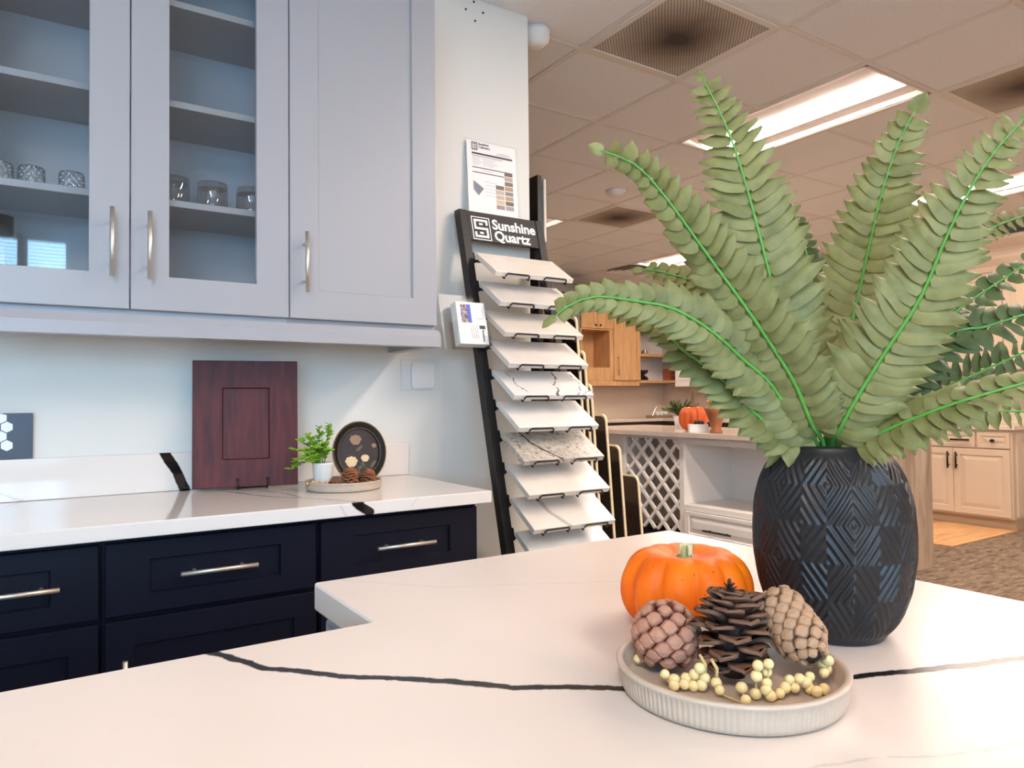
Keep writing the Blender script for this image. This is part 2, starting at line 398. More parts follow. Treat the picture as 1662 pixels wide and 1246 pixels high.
VL = {(0, 0): 'square perforated ceiling vent with dark middle, above the free wall end', (3, -1): 'square perforated ceiling vent past the end of the long light', (3, 4): 'square perforated ceiling vent beyond the smoke detector'}
for (i, j) in VENTS:
    x, y = GX+i*G+G/2, GY+j*G+G/2
    t = thing('ceiling_vent', VL[(i, j)], 'vent', (x, y, H), 'perforated ceiling vents')
    bm = BM(); a = .294
    for q in ((-a, -a+.03, -a, a), (a-.03, a, -a, a), (-a+.03, a-.03, -a, -a+.03), (-a+.03, a-.03, a-.03, a)): box(bm, x+q[0], x+q[1], y+q[2], y+q[3], H-.006, H+.01, .002)
    obj('vent_frame', bm, bar_m, t)
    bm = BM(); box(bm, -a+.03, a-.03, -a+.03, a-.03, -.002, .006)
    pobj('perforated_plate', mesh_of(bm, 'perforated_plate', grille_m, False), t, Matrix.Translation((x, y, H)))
i, j = DIFF[0]; x, y = GX+i*G+G/2, GY+j*G+G/2
t = thing('air_diffuser', 'square louvred air diffuser near the far corner light', 'vent', (x, y, H))
for k in range(4):
    a = .29-k*.065; bm = BM()
    r0 = [bm.verts.new((x+sx*a, y+sy*a, H-.004)) for sx, sy in ((-1, -1), (1, -1), (1, 1), (-1, 1))]; a -= .04
    r1 = [bm.verts.new((x+sx*a, y+sy*a, H+.035)) for sx, sy in ((-1, -1), (1, -1), (1, 1), (-1, 1))]
    for q in range(4): bm.faces.new((r0[q], r0[(q+1) % 4], r1[(q+1) % 4], r1[q]))
    obj('louvre', bm, bar_m, t)
bm = BM(); box(bm, x-.29, x+.29, y-.29, y+.29, H+.04, H+.05); obj('duct_plate', bm, mat('duct dark', (40, 36, 33), .8), t)
# smoke detector and dome sensor on the ceiling
p = on_z(999, 309, H); bm = BM(); lathe(bm, [(0, H-.042), (.035, H-.042), (.05, H-.03), (.07, H-.012), (.075, H-.0025), (0, H-.0025)], 28, p.x, p.y)
sd = obj('smoke_detector', bm, white, label='round white smoke detector between vent and long light', cat='smoke detector')
p = on_z(861, 72, H-.03); bm = BM(); lathe(bm, [(0, H-.075), (.03, H-.07), (.055, H-.045), (.06, H-.02), (.062, H-.0025), (0, H-.0025)], 28, XE+.09, WY+.07)
obj('dome_sensor', bm, white, label='white dome sensor on the ceiling by the wall edge', cat='sensor')

# ================================================================== KITCHEN WALL
navy = mat('navy cabinet paint', (15, 18, 32), .42, spec=.22)
grey = mat('light grey cabinet paint', (164, 164, 168), .35)
grey_in = mat('cabinet interior', (176, 178, 184), .45)
nickel = mat('brushed nickel', (214, 206, 196), .42, .9)
steel = mat('bright steel', (205, 205, 205), .2, 1)
black_m = mat('black metal', (20, 18, 18), .45)
def pull(parent, fm, u, v, vertical, L=.165, off=.032, r=.0055, m=None, name='handle'):
    bm = BM(); d = L/2
    A = fm(u, v-d, off) if vertical else fm(u-d, v, off); B = fm(u, v+d, off) if vertical else fm(u+d, v, off)
    tube(bm, [A, B], r, 12)
    for s in (-1, 1):
        a = (u, v+s*d*.62) if vertical else (u+s*d*.62, v)
        tube(bm, [fm(a[0], a[1], 0), fm(a[0], a[1], off)], r*.8, 8)
    return obj(name, bm, m or nickel, parent)
# ---- base cabinets
YC = 1.807                                   # front of drawers
fmL = lambda u, v, w: Vector((u, YC+.019-w, v))
qx = lambda px, py, Y=YC: on_y(px, py, Y).x
e0, e1, e2, e3, e4 = qx(160, 900), qx(171, 900), qx(513, 850), qx(521, 850), qx(774, 830)
zt, zb, zd = on_y(171, 884, YC).z, on_y(171, 1004, YC).z, on_y(171, 1013, YC).z
units = [(e0-.49, e0, 'navy base cabinet with long pull, under the hexagon tile board'), (e1, e2, 'navy base cabinet below the dark wooden door sample'), (e3, e4, 'navy base cabinet at the end beside the stone rack')]
gap = (e1-e0)/2
for k, (a, b2, lab) in enumerate(units):
    t = thing('base_cabinet', lab, 'cabinet', ((a+b2)/2, 2.08, 0), 'navy base cabinets')
    bm = BM(); box(bm, a-gap+.0005, b2+gap-.0005, YC+.021, WY-.001, .1, .8785)
    box(bm, a-gap+.0005, b2+gap-.0005, YC+.08, WY-.001, 0, .1); obj('cabinet_body', bm, navy, t)
    bm = BM(); panel(bm, fmL, a, b2, zb, zt, .019, .088, .008, rail=.042); d = obj('drawer', bm, navy, t)
    # recessed field slightly off centre in height, as the pull sits inside it
    pull(d, lambda u, v, w: fmL(u, v, w+.011), (a+b2)/2 if k else on_y(97, 958, YC-.03).x-.085, (zb+zt)/2, False, .17)
    mid = (a+b2)/2
    for s in range(2):
        bm = BM(); u0, u1 = (a, mid-.0015) if s == 0 else (mid+.0015, b2)
        if k == 1: u0, u1 = (a, b2); 
        if k == 1 and s == 1: continue
        panel(bm, fmL, u0, u1, .115, zd, .019, .055, .008); d = obj('door', bm, navy, t)
        hu = on_y(203, 1085, YC-.03).x if k == 1 else (u1-.03 if s == 0 else u0+.03)
        pull(d, lambda u, v, w: fmL(u, v, w+.019), hu, on_y(203, 1073, YC-.03).z-.0825, True, .165)
# ---- countertop with black vein
V3 = lambda px, py, z=.914: tuple(on_z(px, py, z))
BSY = 2.343
vn = [([V3(350, 795), V3(410, 803), V3(450, 806.5), V3(500, 808), V3(595, 815)], .0025, (40, 36, 36), .0025),
      ([V3(420, 796), V3(465, 801), V3(490, 807)], .002, (60, 54, 52), .002),
      ([tuple(on_y(578, 815, 1.776)), tuple(on_y(588, 823, 1.776)), tuple(on_y(600, 831, 1.776))], .012, (14, 13, 16), .002),
      ([tuple(on_y(268, 736, BSY)), tuple(on_y(287, 765, BSY)), tuple(on_y(301, 797, BSY))], .014, (12, 12, 15), .002),
      ([tuple(on_y(553, 822, 1.776)), tuple(on_y(562, 836, 1.776))], .001, (150, 150, 150, .6), .004),
      ([tuple(on_y(680, 805, 1.776)), tuple(on_y(668, 822, 1.776))], .0005, (150, 150, 150, .5), .004),
      ([tuple(on_y(0, 802, BSY)), tuple(on_y(36, 813, BSY)), V3(10, 822)], .001, (150, 150, 155, .6), .006)]
quartz = veined('white quartz counter', (226, 218, 211), vn, .07, .012, 5, .012, 22)
bm = BM(); box(bm, -.75, on_z(797, 793, .914).x-.02, 1.776, WY-.0005, .8795, .914, .003, 2)
obj('countertop', bm, quartz, label='white quartz countertop with black vein on the navy cabinets', cat='countertop')
bxr = on_y(664, 745, BSY).x; bzt = on_y(310, 733, BSY).z
bm = BM(); box(bm, -.75, bxr, BSY, WY-.0005, .9145, bzt, .002); obj('backsplash', bm, quartz, label='low white quartz upstand with thick black vein along the wall', cat='backsplash')
# ---- wall cabinets
YU = 2.052; YUB = YU+.021
fmU = lambda u, v, w: Vector((u, YU+.019-w, v))
ux_ = lambda px, py=300: on_y(px, py, YU).x
g1, g2, g3 = ux_(211.5), ux_(469.5), ux_(708)
dz0 = on_y(350, 509, YU).z; dz1 = 2.535; cz0, cz1 = dz0-.015, 2.55
wd = g2-g1; st = g2-.0015-ux_(417)
TH = .018
# glass cabinet body (open carcass)
A0, A1 = g1-wd, g2
t = thing('wall_cabinet', 'light grey wall cabinet with two glass doors and shelves of glasses', 'cabinet', ((A0+A1)/2, 2.2, cz0))
bm = BM(); box(bm, A0, A0+TH, YUB, WY-.001, cz0, cz1); box(bm, A1-TH, A1-.0005, YUB, WY-.001, cz0, cz1)
box(bm, A0+TH, A1-TH, YUB, WY-.001, cz0, cz0+TH); box(bm, A0+TH, A1-TH, YUB, WY-.001, cz1-TH, cz1); box(bm, A0+TH, A1-TH, WY-.01, WY-.001, cz0+TH, cz1-TH)
obj('cabinet_body', bm, grey_in, t)
SHZ = []
for k, (px, py) in enumerate(((0, 287), (0, 106), (417, 36))):
    z = on_y(px, py, YUB+.012).z; SHZ.append(z)
    bm = BM(); box(bm, A0+TH, A1-TH, YUB+.012, WY-.011, z-.018, z, .001); obj('shelf', bm, grey, t)
glass = pane_mat('door glass', (.93, .95, .96, 1), .05)
for s, (a, b2, hpx, hy) in enumerate(((A0+.0015, g1-.0015, 182, 391), (g1+.0015, g2-.0015, 243.5, 397))):
    bm = BM(); panel(bm, fmU, a, b2, dz0, dz1, .019, st, .007, hole=True); d = obj('door', bm, grey, t)
    bm = BM(); box(bm, a+st+.001, b2-st-.001, YU+.009, YU+.012, dz0+st+.001, dz1-st-.001); obj('glass_pane', bm, glass, d)
    p = on_y(hpx, hy, YU-.03); pull(d, lambda u, v, w: fmU(u, v, w+.019), p.x, p.z, True, .172, .03, .0058)
    bm = BM()
    for z in (1.75, 2.05, 2.33):
        box(bm, (b2-.06 if s else a+.03), (b2-.03 if s else a+.06), YU+.021, YU+.035, z, z+.03, .003)
    obj('hinge', bm, black_m, d)
# solid door cabinet
t = thing('wall_cabinet', 'light grey wall cabinet with one solid shaker door', 'cabinet', ((g2+g3)/2, 2.2, cz0))
bm = BM(); box(bm, g2+.0005, g3, YUB, WY-.001, cz0, cz1, .001); obj('cabinet_body', bm, grey, t)
bm = BM(); panel(bm, fmU, g2+.0015, g3-.0005, dz0, dz1, .019, g3-ux_(670), .007); d = obj('door', bm, grey, t)
p = on_y(499, 424, YU-.03); pull(d, lambda u, v, w: fmU(u, v, w+.019), p.x, p.z, True, .172, .03, .0058)
# light rail under the wall cabinets
rz = on_y(350, 549.5, YU-.02).z; rxr = on_y(716.5, 560, YU-.02).x
bm = BM()
prof = [(YU-.018, rz), (YU-.018, cz0-.022), (YU-.002, cz0-.0005), (YU+.03, cz0-.0005), (YU+.03, rz)]
r0 = [bm.verts.new((A0, y, z)) for y, z in prof]; r1 = [bm.verts.new((rxr, y, z)) for y, z in prof]
for k in range(5): bm.faces.new((r0[k], r0[(k+1) % 5], r1[(k+1) % 5], r1[k]))
bm.faces.new(r0); bm.faces.new(r1)
box(bm, rxr-.04, rxr-.0005, YU+.0305, WY-.001, rz, cz0-.0005)
obj('light_rail', bm, grey, label='light grey moulding strip under the wall cabinets', cat='moulding')

# ---- glasses
def glass_shader(name, tint, rough=.0, bmp=None):
    m, nt, b = new_mat(name); b.inputs['Base Color'].default_value = tint; b.inputs['Transmission Weight'].default_value = 1
    b.inputs['Roughness'].default_value = rough; b.inputs['IOR'].default_value = 1.45; MATS[name] = m; return m
clear = pane_mat('clear glass', (.98, .985, .985, 1), .09, 1, .03); crystal = pane_mat('cut crystal', (.93, .94, .95, 1), .30, 1, .10)
zs = SHZ[0]+.0005; YG = 2.19
def tumbler(x, r, h, lab, cut):
    bm = BM()
    if cut:
        def md(a, rr, z, j):
            if j < 2 or j > 25: return rr
            k = (a/(2*PI)*14 + (z-zs)/h*3.5); q = (a/(2*PI)*14 - (z-zs)/h*3.5)
            return rr + .0042*(1-max(abs(math.cos(PI*k)), abs(math.cos(PI*q))))*1.6 - .001
        pr = [(r*.96, zs), (r*.97, zs+.001)] + [(r*(.98-.06*i/23), zs+h*(.06+.9*i/23)) for i in range(24)] + [(r*.9, zs+h), (0, zs+h)]
        lathe(bm, pr, 140, x, YG, md)
        return obj('crystal_tumbler', bm, crystal, label=lab, cat='glass', group='diamond cut tumblers on the shelf')
    pr = [(r*.99, zs), (r, zs+.002), (r, zs+h-.006), (r*.97, zs+h-.001), (r*.9, zs+h), (0, zs+h)]
    lathe(bm, [(r*.93, zs+h-.017), (r*.6, zs+h-.014), (0, zs+h-.012)], 40, x, YG)
    lathe(bm, pr, 40, x, YG)
    return obj('drinking_glass', bm, clear, label=lab, cat='glass', group='clear tumblers upside down on the shelf')
for px, lab in ((-1, 'diamond cut crystal tumbler left of two more'), (51, 'diamond cut crystal tumbler between its two neighbours'), (116.5, 'diamond cut crystal tumbler closest to the door stile')):
    tumbler(on_y(px, 290, YG).x, .0285, .062, lab, True)
for px, lab in ((282, 'clear glass tumbler farthest from the hinged stile'), (345, 'clear glass tumbler in the middle of three'), (407, 'clear glass tumbler by the hinged stile')):
    tumbler(on_y(px, 320, YG).x, .041, .088, lab, False)
p = on_y(4, 365, YG); zz = cz0+TH+.0005
bm = BM(); lathe(bm, [(0, zz), (.034, zz), (.036, zz+.004), (.036, p.z-zz+zz+.02), (.034, p.z+.02), (.033, zz+.006), (0, zz+.006)], 40, p.x-.012, YG)
obj('steel_cup', bm, steel, label='shiny steel cup on the cabinet floor behind glass', cat='cup')

# ---- wall device, hexagon tile board
p0, p1 = on_y(650, 583, WY), on_y(712, 633, WY)
t = thing('wall_switch', 'white rounded square wall device on a clear plate', 'switch', ((p0.x+p1.x)/2, WY, p1.z))
bm = BM(); box(bm, p0.x, p1.x, WY-.004, WY-.0003, p1.z, p0.z, .0018); obj('backing_plate', bm, mat('plate', (214, 216, 216), .3), t)
q0, q1 = on_y(666, 589, WY), on_y(704, 630, WY); bm = BM()
cx, cz, hw = (q0.x+q1.x)/2, (q0.z+q1.z)/2, (q0.x-q1.x)/-2
def rrect(cx, cz, a, b2, r, n=5):
    o = []
    for sx, sz, s in ((1, 1, 0), (-1, 1, 1), (-1, -1, 2), (1, -1, 3)):
        for k in range(n+1):
            an = PI/2*(s+k/n); o.append((cx+sx*(a-r)+r*math.cos(an), cz+sz*(b2-r)+r*math.sin(an)))
    return o
def prism_y(bm, outline, y0, y1, bev=0):
    L_ = [(y0, 0), (y1+bev, 0), (y1, bev)] if bev else [(y0, 0), (y1, 0)]
    cx = sum(o[0] for o in outline)/len(outline); cz = sum(o[1] for o in outline)/len(outline); rings = []
    for y, i in L_:
        rings.append([bm.verts.new((cx+(x-cx)*(1-i/.03 if i else 1), y, cz+(z-cz)*(1-i/.03 if i else 1))) for x, z in outline])
    for A, B in zip(rings[:-1], rings[1:]):
        for k in range(len(A)): bm.faces.new((A[k], A[(k+1) % len(A)], B[(k+1) % len(A)], B[k]))
    bm.faces.new(rings[0]); bm.faces.new(rings[-1])
prism_y(bm, rrect(cx, cz, hw, hw, .014), WY-.0042, WY-.016, .003); obj('switch_face', bm, white, t)
hb = on_y(53, 670, BSY); hx0 = on_y(53, 670, BSY).x-.20
t = thing('tile_sample_board', 'dark slate board with white hexagon tiles on the upstand', 'tile sample', ((hx0+hb.x)/2, BSY+.01, bzt))
bm = BM(); box(bm, hx0, hb.x, BSY+.004, BSY+.014, bzt+.0005, hb.z, .0008); obj('board', bm, mat('slate board', (66, 72, 86), .35), t)
hr = .0160
wt = mat('white hex tile', (232, 232, 232), .2)
for r_ in range(6):
    hz = on_y(11, 678+15*r_, BSY).z
    for c in range(9):
        hx = on_y(11 if r_ % 2 else 1, 700, BSY).x - c*hr*1.76
        if hz-hr < bzt or hz+hr*.2 > hb.z or hx-hr < hx0: continue
        ol = [(hx+hr*math.sin(k*PI/3)*.93, min(hb.z-.0006, hz+hr*math.cos(k*PI/3)*.93)) for k in range(6)]
        bm = BM(); prism_y(bm, ol, BSY+.0039, BSY+.002); obj('hexagon_tile', bm, wt, t)

# ================================================================== ISLAND
IY1, IY2, IX1, IX2 = .810, 1.033, .329, 1.045
Vi = lambda L_: [V3(*p) for p in L_]
iv = [(Vi([(335, 1058), (360, 1062), (400, 1075), (432, 1085), (480, 1088), (560, 1098), (640, 1100), (740, 1106), (830, 1115), (920, 1115), (1030, 1117)]) + Vi([(1388, 1098), (1450, 1091), (1520, 1085), (1600, 1076)]), .0056, (20, 17, 18), .0016),
      (Vi([(1600, 1076), (1662, 1068), (1900, 1038), (2200, 1004)]), .0050, (60, 50, 48), .002),
      (Vi([(555, 941), (650, 948), (720, 953), (830, 948), (1020, 943)]), .0006, (170, 160, 154, .8), .002),
      (Vi([(1440, 1003), (1662, 1012)]), .0006, (176, 166, 160, .7), .002),
      (Vi([(1310, 1246), (1420, 1230), (1540, 1225), (1662, 1205)]), .0008, (170, 160, 154, .7), .0025)]
iq = veined('white quartz island', (219, 206, 196), iv, .24, .012, 4, .012, 45)
def slab_poly(bm, pts, z0, z1, bev):
    f = bm.faces.new([bm.verts.new((x, y, z0)) for x, y in pts])
    r = bmesh.ops.extrude_face_region(bm, geom=[f])
    for v in r['geom']:
        if isinstance(v, bmesh.types.BMVert): v.co.z = z1
    bmesh.ops.recalc_face_normals(bm, faces=bm.faces[:])
    bmesh.ops.bevel(bm, geom=bm.edges[:], offset=bev, segments=2, affect='EDGES', profile=.5)
pts = [(-1.2, .06), (IX2, .06), (IX2, IY2), (IX1, IY2), (IX1, IY1), (-1.2, IY1)]
bm = BM(); slab_poly(bm, pts, .874, .914, .004)
obj('island_countertop', bm, iq, label='white quartz island top with long black vein under the tray', cat='countertop')
t = thing('kitchen_island', 'grey island base under the white quartz top', 'island', (0, .5, 0))
bm = BM(); box(bm, -1.17, IX2-.05, .22, IY1-.04, .1, .8735); box(bm, -1.12, IX2-.1, .26, IY1-.1, 0, .1); obj('island_body', bm, grey, t)
gl = on_z(528, 1004, .860)
bm = BM(); box(bm, gl.x, IX2-.05, IY1-.0395, gl.y, .1, .860, .003); obj('bump_out', bm, grey, t)

# ================================================================== VASE, FERN
VX, VY, VR, VH = .739, .480, .0835, .208
Z0 = .9145
vase_m = mat('matt black ceramic', (32, 31, 33), .38, spec=.45)
def vprof(t):        # t 0..1 -> radius factor
    pts = [(0, .60), (.04, .70), (.12, .82), (.25, .93), (.42, .995), (.55, 1.0), (.7, .975), (.82, .90), (.91, .79), (.965, .69), (1, .62)]
    for (a, ra), (b2, rb) in zip(pts[:-1], pts[1:]):
        if t <= b2:
            q = (t-a)/(b2-a); return ra+(rb-ra)*q
    return pts[-1][1]
def vsm(t): return sum(vprof(min(1, max(0, t+d))) for d in (-.03, -.015, 0, .015, .03))/5
NA, ROW = 10, .079
def vmod(a, r, z, j):
    t = (z-Z0)/VH
    if t < .03 or t > .95 or j > NR: return r
    u = (a/(2*PI)*NA) + .18; v = (z-Z0-.012)/ROW
    best = 9
    for ou, ov in ((0, 0), (.5, .5)):
        du = (u-ou) % 1.0; du = min(du, 1-du); dv = (v-ov) % 1.0; dv = min(dv, 1-dv)
        best = min(best, (du+dv)*2)
    s = .5+.5*math.cos(2*PI*best*3.02)
    fade = min(1, (t-.03)/.05, (.95-t)/.06)
    return r + (.0021*(s**1.2)-.001)*fade
NR = 170
pr = [(0, Z0+.001), (VR*.52, Z0+.001), (VR*.56, Z0)]
pr += [(VR*vsm(i/NR), Z0+.001+(VH-.001)*i/NR) for i in range(NR)]
NR = len(pr)-1
pr += [(VR*.60, Z0+VH), (VR*.56, Z0+VH-.001), (VR*.55, Z0+VH-.012), (VR*.8, Z0+VH*.75), (VR*.9, Z0+VH*.5), (VR*.7, Z0+.012), (0, Z0+.008)]
bm = BM(); lathe(bm, pr, 396, VX, VY, vmod)
obj('vase', bm, vase_m, label='matt black vase embossed with concentric diamonds, holding the fern', cat='vase')

# leaf materials
def leaf_mat(name, c1, c2):
    m = bpy.data.materials.new(name); m.use_nodes = True; nt = m.node_tree; b = nt.nodes['Principled BSDF']
    v = coord(nt, (1, 1, 1)); sp = N(nt, 'ShaderNodeSeparateXYZ'); nt.links.new(v, sp.inputs[0])
    n = noise(nt, worldcoord(nt), 45, 4); oi = N(nt, 'ShaderNodeObjectInfo')
    a = N(nt, 'ShaderNodeMath', operation='MULTIPLY_ADD'); nt.links.new(oi.outputs['Random'], a.inputs[0]); a.inputs[1].default_value = .25; nt.links.new(n.outputs[0], a.inputs[2])
    col = ramp(nt, a.outputs[0], [(.35, lin(c1)), (.8, lin(c2))])
    nt.links.new(col, b.inputs['Base Color']); b.inputs['Roughness'].default_value = .5; b.inputs['Specular IOR Level'].default_value = .3
    tr = N(nt, 'ShaderNodeBsdfTranslucent'); nt.links.new(col, tr.inputs[0])
    mx = N(nt, 'ShaderNodeMixShader'); mx.inputs[0].default_value = .2
    nt.links.new(b.outputs[0], mx.inputs[1]); nt.links.new(tr.outputs[0], mx.inputs[2]); nt.links.new(mx.outputs[0], nt.nodes['Material Output'].inputs[0])
    MATS[name] = m; return m
leafA = leaf_mat('fern leaf sage', (112, 113, 64), (145, 145, 94))
leafB = leaf_mat('fern leaf green', (62, 76, 42), (96, 108, 64))
stem_m = mat('fern stem', (92, 156, 66), .4)
# leaflet meshes: base at origin, length 1 along +Y, width 1 along X
def leaflet_bm(kind):
    bm = BM(); rows = 9; cols = (-1, -.5, 0, .5, 1); g = []
    for i in range(rows):
        y = i/(rows-1)
        w = [.34, .46, .5, .49, .46, .40, .30, .16, .01][i]
        row = []
        for c in cols:
            z = -.10*y*y*(1+.5*kind) + .05*math.sin(y*PI) - .09*abs(c)**1.5*(.6+.4*y) + .03*math.sin(y*7+kind*2)*c
            row.append(bm.verts.new((c*w + .05*kind*math.sin(y*2.2) + (.10*y*y), y, z)))
        g.append(row)
    for i in range(rows-1):
        for k in range(len(cols)-1): bm.faces.new((g[i][k], g[i][k+1], g[i+1][k+1], g[i+1][k]))
    return bm
LEAF = {}
for mm in (leafA, leafB):
    LEAF[mm.name] = [mesh_of(leaflet_bm(k), 'leaflet', mm, True, False) for k in (-1, 0, 1)]
def catmull(P, n):
    P = [Vector(p) for p in P]; P = [P[0]*2-P[1]] + P + [P[-1]*2-P[-2]]; out = []
    m = len(P)-3
    for s in range(n+1):
        u = s/n*m; i = min(int(u), m-1); t = u-i; a, b2, c, d = P[i:i+4]
        out.append(.5*((2*b2) + (c-a)*t + (2*a-5*b2+4*c-d)*t*t + (3*b2-a-3*c+d)*t**3))
    return out
BW = .81
# each frond: rachis pixels from base to tip with distance, leaflet length, roll about the rachis, material, individually built leaflets?
FR = [
 ('A', [(1318, 735, .80), (1283, 690, .79), (1272, 560, .77), (1240, 410, .76), (1197, 255, .765), (1165, 175, .78), (1140, 128, .79)], .061, 10, 'A', True, 0.0130),
 ('B', [(1332, 735, .78), (1318, 690, .76), (1291, 624, .74), (1250, 557, .725), (1208, 495, .715), (1167, 439, .71), (1126, 382, .705), (1085, 326, .70), (1034, 269, .70), (975, 244, .70)], .043, -18, 'A', True, 0.0130),
 ('C', [(1316, 738, .79), (1295, 690, .77), (1250, 622, .75), (1208, 585, .735), (1167, 547, .72), (1126, 518, .71), (1085, 498, .705), (1034, 489, .70), (972, 481, .695), (930, 492, .69), (897, 516, .69)], .037, 22, 'A', True, 0.0124),
 ('D', [(1305, 738, .79), (1280, 713, .78), (1239, 682, .765), (1208, 654, .76), (1167, 611, .755), (1137, 588, .755), (1106, 567, .76), (1070, 532, .765), (1024, 512, .77), (978, 503, .78)], .033, 35, 'A', True, 0.0124),
 ('G', [(1342, 735, .80), (1350, 657, .81), (1384, 518, .82), (1411, 399, .81), (1431, 314, .80), (1459, 230, .79), (1486, 178, .78)], .062, -6, 'A', True, 0.0130),
 ('H', [(1345, 735, .78), (1359, 705, .76), (1389, 648, .735), (1439, 568, .71), (1494, 483, .69), (1534, 389, .675), (1568, 319, .665), (1608, 254, .66), (1662, 192, .655)], .055, 8, 'A', True, 0.0113),
 ('K', [(1365, 738, .78), (1407, 711, .75), (1472, 684, .715), (1549, 655, .685), (1662, 622, .66), (1760, 600, .65)], .034, -40, 'A', True, 0.0124),
 ('E', [(1325, 735, .82), (1300, 650, .86), (1230, 530, .89), (1180, 478, .90), (1131, 457, .91), (1065, 439, .92), (1039, 437, .925)], .036, 30, 'A', False, 0.0130),
 ('F', [(1335, 735, .82), (1330, 600, .88), (1320, 480, .92), (1308, 408, .94), (1288, 343, .955)], .036, 20, 'B', False, 0.0119),
 ('I', [(1365, 738, .81), (1400, 690, .82), (1460, 610, .82), (1543, 541, .81), (1592, 532, .80), (1662, 511, .79), (1740, 492, .785)], .044, -30, 'B', False, 0.0135),
 ('J', [(1360, 735, .84), (1420, 640, .88), (1500, 548, .90), (1581, 484, .90), (1613, 463, .895), (1662, 431, .89), (1730, 395, .885)], .036, -20, 'B', False, 0.0146),
 ('M', [(1365, 740, .82), (1400, 700, .83), (1470, 660, .84), (1549, 622, .845), (1662, 572, .85), (1730, 545, .855)], .038, 15, 'B', False, 0.0130),
 ('L', [(1360, 740, .83), (1440, 700, .85), (1557, 671, .86), (1642, 667, .86), (1720, 672, .87)], .034, -10, 'A', False, 0.0140),
 ('N', [(1358, 735, .85), (1430, 590, .93), (1520, 440, .98), (1590, 380, 1.0), (1662, 350, 1.01), (1720, 335, 1.02)], .036, -15, 'A', False, 0.0140),
 ('P', [(1335, 735, .82), (1345, 650, .88), (1375, 560, .93), (1400, 470, .97)], .044, 0, 'B', False, 0.0140),
 ('Q', [(1310, 735, .82), (1275, 660, .86), (1225, 575, .90), (1190, 520, .93)], .040, 10, 'B', False, 0.0130),
]
FR.sort(key=lambda f: 'AHGBCDKEFIJMLNPQ'.index(f[0]))
fern = thing('artificial_fern', 'large artificial fern with sage green fronds standing in the black vase', 'plant', (VX, VY, Z0+VH-.05))
restL = {'A': BM(), 'B': BM()}; nleaf = 0
for nm, pts, LL, roll, mk, indiv, spc in FR:
    P3 = [on_w(*p) for p in pts]
    P3 = [Vector((VX+(P3[0].x-VX)*.3, VY+(P3[0].y-VY)*.3, Z0+VH-.045))] + P3[0:1] + P3[1:]
    P3[1] = P3[0].lerp(P3[2], .45)
    # keep the stem inside the mouth
    mouth = Vector((VX, VY, Z0+VH)); d = P3[1]-mouth; d.z = 0
    if d.length > .026: d = d.normalized()*.026
    P3[1] = Vector((VX+d.x, VY+d.y, Z0+VH+.004))
    dense = catmull(P3, 160)
    acc = [0]
    for a, b2 in zip(dense[:-1], dense[1:]): acc.append(acc[-1]+(b2-a).length)
    tot = acc[-1]
    def at(s):
        for i in range(len(acc)-1):
            if acc[i+1] >= s: 
                q = (s-acc[i])/max(1e-9, acc[i+1]-acc[i]); return dense[i].lerp(dense[i+1], q)
        return dense[-1]
    bm = BM(); npt = 26; tube(bm, [at(tot*i/npt) for i in range(npt+1)], [.0030*(1-.70*i/npt) for i in range(npt+1)], 6)
    fr = obj('frond', bm, stem_m, fern)
    s = .072; k = 0
    n = int((tot-.072)/spc)
    for k in range(n+1):
        s = .072 + k*(tot-.075)/n; u = s/tot
        p = at(s); T = (at(min(tot, s+.006))-at(max(0, s-.006))).normalized()
        view = (CAM-p).normalized(); Nn = (view - T*view.dot(T)).normalized()
        Nn = Matrix.Rotation(math.radians(roll), 3, T) @ Nn
        Sd = T.cross(Nn).normalized()
        if u < .4: ln = .62+.38*math.sin((u/.4)*PI/2)
        else: ln = 1-.72*((u-.4)/.6)**1.5
        wid = spc*1.74*(1.12 if u < .75 else 1.0)*(.65+.35*ln)
        for sd in (-1, 1) if k < n else (0,):
            l = LL*ln*random.uniform(.92, 1.06)
            if sd == 0:
                Y = T; X = Sd; l, wd_ = (.023, .022) if nm == 'G' else (.016, .012)
            else:
                an = math.radians(14+22*u+random.uniform(-5, 5)); dr = random.uniform(-.18, .06)
                Y = (Sd*sd*math.cos(an) + T*math.sin(an) + Nn*dr).normalized(); X = (Y.cross(Nn)).normalized(); wd_ = wid
            Zv = X.cross(Y).normalized(); tw = math.radians(random.uniform(16, 34))*(1 if sd > 0 else -1)
            X2 = X*math.cos(tw)+Zv*math.sin(tw); Z2 = X2.cross(Y)
            if sd < 0: pass
            M = frame_mat(p + Y*.0008, X2*wd_, Y*l, Z2*l)
            me = random.choice(LEAF[(leafA if mk == 'A' else leafB).name])
            if indiv and nleaf < 300 and u < 1.1:
                pobj('leaflet', me, fr, M); nleaf += 1
            else:
                bmr = restL[mk]; n0 = len(bmr.verts); bmr.from_mesh(me); bmr.verts.ensure_lookup_table()
                for vv in bmr.verts[n0:]: vv.co = M @ vv.co
for q in 'AB':
    for f in restL[q].faces: f.smooth = True
    obj('leaflet_cluster', restL[q], leafA if q == 'A' else leafB, fern, kind='stuff', recalc=False)
print('leaflets', nleaf)

